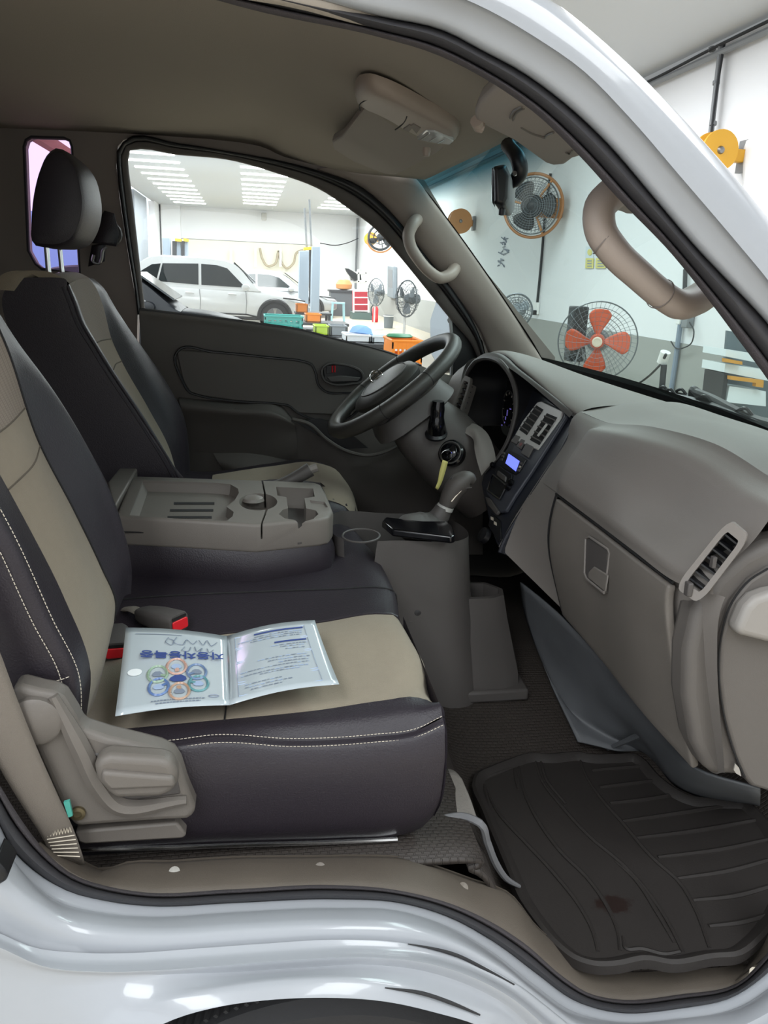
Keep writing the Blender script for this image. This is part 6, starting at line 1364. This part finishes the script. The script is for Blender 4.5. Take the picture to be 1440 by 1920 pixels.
# ---- cars
M['car_white'] = mat('white_car_paint', 'F2F4F5', .25, coat=.6); M['car_silver'] = mat('silver_car_paint', 'A6A9AC', .3, metal=.5, coat=.5); M['car_dark'] = mat('dark_car_paint', '20232A', .5)
M['car_glass'] = mat('dark_car_glass', '2E3436', .08, spec=.7); M['headlamp'] = mat('headlamp', 'DDE3E6', .15, spec=.7)
def car(label, x_nose, yc, L, H, W, paint, kind='suv', mirror=True, cladding=True):
    """car facing +X, nose at x_nose; stations given along its length"""
    t = thing('parked_car', label, 'car', (x_nose-L/2, yc, 0))
    X = lambda f: x_nose-L*(1-f)
    zb = .24*H*.55
    # lower body: station fraction, half-width factor, belt height
    st = [(0.0, .80, .42, .60), (.02, .88, .36, .60), (.10, .97, .26, .60), (.30, 1.0, .20, .585), (.55, 1.0, .20, .57), (.72, 1.0, .20, .555), (.80, .99, .22, .545), (.90, .96, .24, .50), (.97, .88, .28, .44), (1.0, .74, .34, .38)]
    rings = []
    for f, wf, zlo, zhi in st:
        w_ = W/2*wf; x = X(f); h0, h1 = zlo*H*.6, zhi*H
        rings.append([(x, yc-w_*.93, h0), (x, yc-w_, h0+.12*(h1-h0)), (x, yc-w_*1.0, h0+.55*(h1-h0)), (x, yc-w_*.97, h1-.12*(h1-h0)), (x, yc-w_*.90, h1), (x, yc-w_*.4, h1+.02), (x, yc+w_*.4, h1+.02), (x, yc+w_*.90, h1), (x, yc+w_*.97, h1-.12*(h1-h0)), (x, yc+w_, h0+.55*(h1-h0)), (x, yc+w_, h0+.12*(h1-h0)), (x, yc+w_*.93, h0)])
    rs = np.array(rings); rs = np.stack([spl(rs[:, i], 46) for i in range(rs.shape[1])], 1)
    bodyo = obj('body', MB().loft(rs), paint, t, angle=50)
    # cabin
    prof = {'suv': [(.02, .62), (.07, .86), (.13, .965), (.30, 1.0), (.50, .985), (.58, .95), (.70, .66), (.74, .565)], 'sedan': [(.14, .62), (.24, .86), (.34, .97), (.45, 1.0), (.54, .97), (.60, .92), (.72, .66), (.76, .57)]}[kind]
    rr = []
    for f, z in prof:
        x = X(f); zt = z*H; k = (z-.55)/.45; wt = W/2*(.93-.20*max(0, k))
        rr.append([(x, yc-W/2*.93, .555*H), (x, yc-(W/2*.93*.5+wt*.5), (.555*H+zt)/2), (x, yc-wt, zt-.03), (x, yc-wt*.6, zt), (x, yc+wt*.6, zt), (x, yc+wt, zt-.03), (x, yc+(W/2*.93*.5+wt*.5), (.555*H+zt)/2), (x, yc+W/2*.93, .555*H)])
    rs = np.array(rr); rs = np.stack([spl(rs[:, i], 40) for i in range(rs.shape[1])], 1)
    obj('cabin', MB().loft(rs), paint, t, angle=50)
    # side glass (near side), with pillars left between panes
    def sg_(f, z): 
        k = (z-.555)/.445; return np.array([X(f), yc-W/2*(.93-.20*k)-.012, z*H])
    panes = {'suv': [[(.06, .66), (.10, .78), (.155, .87), (.20, .885), (.175, .64)], [(.185, .64), (.21, .89), (.40, .905), (.40, .615)], [(.415, .615), (.415, .905), (.50, .895), (.555, .86), (.655, .60)]],
             'sedan': [[(.22, .66), (.28, .82), (.32, .88), (.40, .90), (.40, .64)], [(.415, .635), (.415, .90), (.50, .895), (.57, .84), (.66, .63)]]}[kind]
    for P in panes: obj('side_window', MB().prism([sg_(*p) for p in P], (0, .02, 0)), M['car_glass'], t, bevel=.006)
    # windscreen
    fa, fb = (.585, .70) if kind == 'suv' else (.605, .73); za, zb2 = (.93, .655)
    wq = [np.array([X(fa)+.02, yc+s*W/2*.72, za*H+.015]) for s in (-1, 1)]+[np.array([X(fb)+.03, yc+s*W/2*.86, zb2*H+.03]) for s in (1, -1)]
    obj('windscreen', MB().prism(wq, (.02, 0, .02)), M['car_glass'], t)
    if cladding:
        obj('sill_cladding', MB().prism([np.array([X(a), yc-W/2*1.005, z]) for a, z in ((.27, .20*H), (.27, .15*H), (.74, .15*H), (.74, .20*H))], (0, .06, 0)), M['black'], t, bevel=.01)
        obj('sill_moulding', MB().tube([np.array([X(a), yc-W/2*1.012, z]) for a, z in ((.28, .235*H), (.66, .225*H), (.73, .19*H))], .018, n=6), M['black'], t)
    for f in (.17, .815):
        wcx = X(f); R0_ = .2*H
        obj('arch_trim', MB().tube([(wcx+R0_*1.16*math.cos(a), yc-W/2*.985, R0_+R0_*1.16*math.sin(a)) for a in np.linspace(-.2, math.pi+.2, 24)], .055, n=6), M['black'], t)
        obj('arch_void', MB().lathe([(R0_*1.13, 0), (R0_*1.13, .12)], (wcx, yc-W/2*1.003, R0_), (0, 1, 0), 28), M['deep_black'], t)
        for s in (-1, 1):
            cw_ = np.array([wcx, yc+s*W/2*.90, R0_])
            w0 = obj('wheel', MB().lathe([(R0_*.62, -.11), (R0_*.94, -.11), (R0_, -.07), (R0_, .07), (R0_*.94, .11), (R0_*.62, .11)], cw_, (0, 1, 0), 32), M['tyre'], t, angle=30)
            if s < 0:
                obj('rim', MB().lathe([(R0_*.66, -.112), (R0_*.62, -.118), (R0_*.58, -.07), (R0_*.1, -.06)], cw_, (0, 1, 0), 32), M['conduit'], w0)
                for k in range(5):
                    a = 2*math.pi*k/5+.3
                    for da_ in (-.12, .12): obj('spoke', MB().tube([cw_+np.array([R0_*.1*math.cos(a), -.10, R0_*.1*math.sin(a)]), cw_+np.array([R0_*.62*math.cos(a+da_), -.11, R0_*.62*math.sin(a+da_)])], .02, n=5), M['silver'], w0)
    obj('headlamp', MB().prism([np.array([X(a), yc-W/2*b, z*H]) for a, b, z in ((.885, .985, .455), (.97, .90, .42), (.985, .85, .385), (.93, .96, .40))], (0, .08, 0)), M['headlamp'], t, bevel=.01)
    obj('headlamp_strip', MB().tube([np.array([X(a), yc-W/2*b, z*H]) for a, b, z in ((.86, .985, .475), (.93, .95, .462), (.985, .82, .44))], .018, n=6), M['black'], t)
    if mirror:
        mc_ = np.array([X(.655), yc-W/2*1.04, .605*H])
        obj('door_mirror', MB().loft([[mc_+np.array([.11*s*math.cos(a), d, .085*s*math.sin(a)]) for a in np.linspace(0, 2*math.pi, 12, endpoint=False)] for d, s in ((-.10, .4), (-.08, .85), (0, 1), (.07, .8), (.1, .3))]), paint, t)
    for f in (.33, .56): obj('door_handle', MB().tube([np.array([X(f), yc-W/2*.99, .505*H]), np.array([X(f+.045), yc-W/2*.99, .50*H])], .016, n=6), paint, t)
    for f in (.405, .655): obj('door_gap', MB().tube([np.array([X(f), yc-W/2*.965, .555*H]), np.array([X(f+.005), yc-W/2*1.002, .40*H]), np.array([X(f), yc-W/2*1.0, .22*H])], .008, n=4), M['conduit'], t)
    return t
car('white SUV with dark windows and black wheel arch trim, seen through the side window', at(577, 570, y=19.2)[0], 20.0, 4.5, 1.72, 1.85, M['car_white'])
car('silver sedan behind the white SUV and the car lift post', at(634, 560, y=26.0)[0], 27.0, 4.6, 1.5, 1.8, M['car_silver'], kind='sedan', cladding=False)
# dark car close outside, only its roof pillar and windscreen show above the door
car('dark car nearest beyond the driver door, only sloping pillar and windscreen visible', at(470, 640, y=11.0)[0], 12.0, 4.4, 1.42, 1.75, M['car_dark'], kind='sedan', cladding=False)
# ---- tables, crates, tools
M['table_black'] = mat('black_table', '34363A', .5); M['crate_orange'] = mat('orange_crate', 'F08A24', .45); M['crate_teal'] = mat('teal_crate', '3F9F98', .45); M['crate_lime'] = mat('lime_box', 'B4D23A', .45)
def table(label, px0, px1, py, y, depth=.7, mt='table_black'):
    a, b = at(px0, py, y=y), at(px1, py, y=y); z = a[2]*.5+b[2]*.5
    t = thing('work_table', label, 'table', ((a[0]+b[0])/2, y+depth/2, 0))
    obj('table_top', MB().box(((a[0]+b[0])/2, y+depth/2, z-.02), (b[0]-a[0], depth, .04)), M[mt], t, bevel=.005)
    for x in (a[0]+.04, b[0]-.04):
        for yy in (y+.05, y+depth-.05): obj('leg', MB().box((x, yy, (z-.04)/2), (.05, .05, z-.04)), M[mt], t)
    obj('shelf', MB().box(((a[0]+b[0])/2, y+depth/2, z*.55), (b[0]-a[0]-.06, depth-.06, .03)), M[mt], t)
    return z
def crate(label, px0, px1, pyt, pyb, y, mt, depth=.35, slots=True, group=None, cat='crate', zbot=None):
    a = at(px0, pyb, y=y); b = at(px1, pyb, y=y); tp_ = at((px0+px1)/2, pyt, y=y); z0 = zbot if zbot is not None else a[2]; z1 = tp_[2]
    w_, h = b[0]-a[0], max(.04, z1-z0); cx = (a[0]+b[0])/2
    t = thing('crate' if cat == 'crate' else 'box', label, cat, (cx, y+depth/2, z0), group)
    th_ = min(.015, w_*.08); mtl = M[mt] if isinstance(mt, str) else mt
    obj('bottom', MB().box((cx, y+depth/2, z0+th_/2), (w_, depth, th_)), mtl, t)
    for sx in (-1, 1): obj('side_wall', MB().box((cx+sx*(w_/2-th_/2), y+depth/2, z0+h/2), (th_, depth, h)), mtl, t)
    for yy in (y+th_/2, y+depth-th_/2):
        if slots:
            obj('side_rail', MB().box((cx, yy, z1-h*.12), (w_, th_, h*.24)), mtl, t); obj('side_rail', MB().box((cx, yy, z0+h*.1), (w_, th_, h*.2)), mtl, t); obj('side_rail', MB().box((cx, yy, z0+h*.46), (w_, th_, h*.2)), mtl, t)
            for k in range(7): obj('side_bar', MB().box((cx-w_/2+w_*(k+.5)/7, yy, z0+h/2), (w_*.05, th_*1.2, h)), mtl, t)
        else: obj('side_wall', MB().box((cx, yy, z0+h/2), (w_, th_, h)), mtl, t, bevel=.003)
    obj('crate_rim', MB().tube([(cx-w_/2, y, z1), (cx+w_/2, y, z1), (cx+w_/2, y+depth, z1), (cx-w_/2, y+depth, z1)], th_*.8, n=5, closed=True), mtl, t)
    return z1
z = table('black work table holding the small orange box, beside the white car wheel', 555, 622, 587, 14.0)
crate('small orange box on the back table beside the white car', 556, 577, 571, 585, 14.0, 'crate_orange', slots=False, cat='box', zbot=z)
z = table('black work table carrying the second orange box, in front of the car lift', 556, 655, 606, 10.5)
crate('orange box with a white pack on the middle black table', 574, 602, 590, 604, 10.6, 'crate_orange', slots=False, cat='box', zbot=z)
z3 = table('low black table under the lime box and grey bin', 570, 720, 632, 8.6)
crate('lime green box beside the grey bin', 591, 616, 612, 624, 8.7, 'crate_lime', slots=False, cat='box', zbot=z3)
crate('dark grey bin beside the lime green box', 620, 650, 612, 632, 8.7, mat('bin_grey', '7F868C', .5), slots=False, cat='box', zbot=z3)
z4 = table('dark work table with white trays and a blue cloth, right of the side window centre', 640, 742, 645, 6.6)
z1_ = table('dark table under the teal crate next to the door', 490, 580, 622, 8.0)
crate('teal plastic crate with slotted sides at the bottom of the side window', 496, 568, 594, 620, 8.0, 'crate_teal', depth=.4, zbot=z1_)
crate('white tray with a blue cloth on the near dark table', 648, 694, 629, 643, 6.7, mat('white_tray', 'E4E8EC', .4), slots=False, cat='box', zbot=z4)
crate('white tray without cloth at the right end of the near dark table', 699, 730, 632, 643, 6.7, mat('white_tray', 'D4DCE2', .4), slots=False, cat='box', zbot=z4)
bc_ = at(680, 626, y=6.75); tag(obj('blue_cloth', MB().lathe([(.001, .07), (.05, .075), (.10, .05), (.12, .01), (.13, -.01)], bc_-[0, -.12, -.005], (0.1, .1, 1), 14), mat('blue_cloth', '7FA6DE', .8)), 'crumpled pale blue cloth heaped in the white tray', 'cloth')
co = at(760, 690, y=4.6)
z5 = table('low black table under the large orange crate, beyond the steering wheel', 720, 800, 704, 4.5)
crate('large orange slotted crate beside the steering wheel rim, under the green lid', 733, 790, 640, 700, 4.6, 'crate_orange', depth=.4, zbot=z5)
gp_ = at(755, 638, y=4.7); tag(obj('green_lid', MB().lathe([(.10, 0), (.11, .01), (.09, .025), (.01, .03)], gp_-[0, -.15, -.012], (0, 0, 1), 20), mat('green_lid', '2E7D5B', .5)), 'dark green lid lying on the large orange crate', 'lid')
tc_ = thing('tool_trolley', 'red tool trolley with white rails at the far end by the wall', 'trolley', tuple(at(675, 590, y=26)*[1, 1, 0]))
obj('trolley_body', MB().prism(pts([(664, 546), (690, 546), (690, 584), (664, 584)], y=26), (0, .6, 0)), mat('trolley_red', 'B02436', .4), tc_, bevel=.02)
for yy in (546, 558, 571, 583): obj('trolley_rail', MB().tube(pts([(663, yy), (691, yy)], y=25.9), .018, n=6), M['lamp_case'], tc_)
for a in (663, 691): obj('trolley_post', MB().tube(pts([(a, 540), (a, 586)], y=25.9), .03, n=6), M['lamp_case'], tc_)
obj('trolley_base', MB().box(at(679, 588, y=26.1)*[1, 1, 0]+[0, .2, .12], (.7, .8, .24)), mat('trolley_green', '4E6460', .5), tc_)
rk2 = thing('parts_rack', 'white metal rack with black parts on top, behind the red trolley', 'rack', tuple(at(665, 560, y=30)*[1, 1, 0]))
for a in (655, 672, 686): obj('rack_post', MB().tube(pts([(a, 505), (a, 590)], y=30), .05, n=6), M['lamp_case'], rk2)
for yy in (512, 528, 545): obj('rack_rail', MB().tube(pts([(650, yy), (688, yy)], y=30), .05, n=6), M['lamp_case'], rk2)
obj('black_part', MB().prism(pts([(648, 503), (654, 504), (668, 512), (670, 526), (664, 527), (652, 512)], y=29.8), (0, .3, 0)), M['fan_black'], rk2)
obj('black_part', MB().prism(pts([(656, 512), (676, 512), (678, 526), (660, 527)], y=30.2), (0, .3, 0)), M['fan_black'], rk2)
ob = at(645, 533, y=28); bt_ = thing('tool_bench', 'dark work bench under the orange tan bag at the far end', 'bench', (ob[0], ob[1], 0)); obj('bench_top', MB().box((ob[0], ob[1]+.1, ob[2]-.24), (1.1, .7, .07)), M['table_black'], bt_); obj('bench_cabinet', MB().box((ob[0], ob[1]+.1, (ob[2]-.27)/2), (1.0, .6, ob[2]-.28)), mat('bench_grey', '5C6064', .6), bt_); tag(obj('orange_pouch', MB().lathe([(.1, -.2), (.28, -.15), (.3, 0), (.2, .15), (.02, .2)], ob, (0, 0, 1), 14), M['reel_orange']), 'orange tan bag on the bench left of the white rack', 'bag')
fe = thing('fire_extinguisher', 'red fire extinguisher standing on the floor by the wall', 'fire extinguisher', tuple(at(703, 604, z=0)))
fb_ = at(703, 604, z=0)
obj('cylinder', MB().lathe([(.09, 0), (.10, .03), (.10, .42), (.06, .5), (.03, .52)], fb_, (0, 0, 1), 16), M['red'], fe); obj('valve', MB().lathe([(.03, .52), (.03, .6), (.02, .62)], fb_, (0, 0, 1), 10), M['black'], fe); obj('hose', MB().tube([fb_+[0, 0, .58], fb_+[-.12, 0, .5], fb_+[-.12, -.02, .2]], .02, n=6, res=10), M['black'], fe)
tb = thing('waste_bin', 'dark cylindrical waste bin on the floor below the stand fan', 'bin', tuple(at(728, 615, z=0)))
tbp = at(728, 615, z=0); obj('bin_body', MB().lathe([(.13, 0), (.15, .36), (.155, .37), (.145, .37), (.125, .02)], tbp, (0, 0, 1), 18), M['fan_grey'], tb); obj('bin_liner', MB().lathe([(.156, .33), (.156, .36)], tbp, (0, 0, 1), 18, cap=False), M['lamp_case'], tb)
ms = thing('wall_heater', 'tall grey wall panel heater behind the stand fans', 'heater', tuple(at(731, 520, x=WX-.1)))
obj('heater_case', MB().prism([at(a, b, x=WX-.15) for a, b in ((726, 498), (737, 500), (737, 560), (726, 556))], (.14, 0, 0)), M['fan_grey'], ms, bevel=.02); obj('heater_grille', MB().prism([at(a, b, x=WX-.16) for a, b in ((728, 505), (735, 506), (735, 540), (728, 538))], (.02, 0, 0)), M['conduit'], ms)
bs2 = thing('step_stool', 'pale blue step stool on the floor by the silver car nose', 'stool', tuple(at(632, 582, y=24)*[1, 1, 0]))
s0_ = at(634, 568, y=24); obj('stool_top', MB().box(s0_, (.4, .3, .05)), mat('stool_blue', '9CC3CC', .5), bs2)
for sx in (-.17, .17):
    for sy in (-.12, .12): obj('leg', MB().tube([s0_+[sx, sy, 0], (s0_[0]+sx*1.2, s0_[1]+sy*1.2, .0)], .025, n=6), mat('stool_leg', '9CC3CC', .5), bs2)
pp = thing('door_drain_pipe', 'thin grey pipe in the far right corner of the workshop', 'pipe', (WX-.12, 35.8, 0))
obj('pipe_run', MB().tube([(WX-.12, 35.8, .02), (WX-.12, 35.8, 3.9)], .05, n=8), M['conduit'], pp)
obj('sagging_wire', MB().tube(pts([(600, 456), (630, 460), (650, 456), (672, 447)], y=35.2), .02, n=5, res=20), M['cable'], pp)
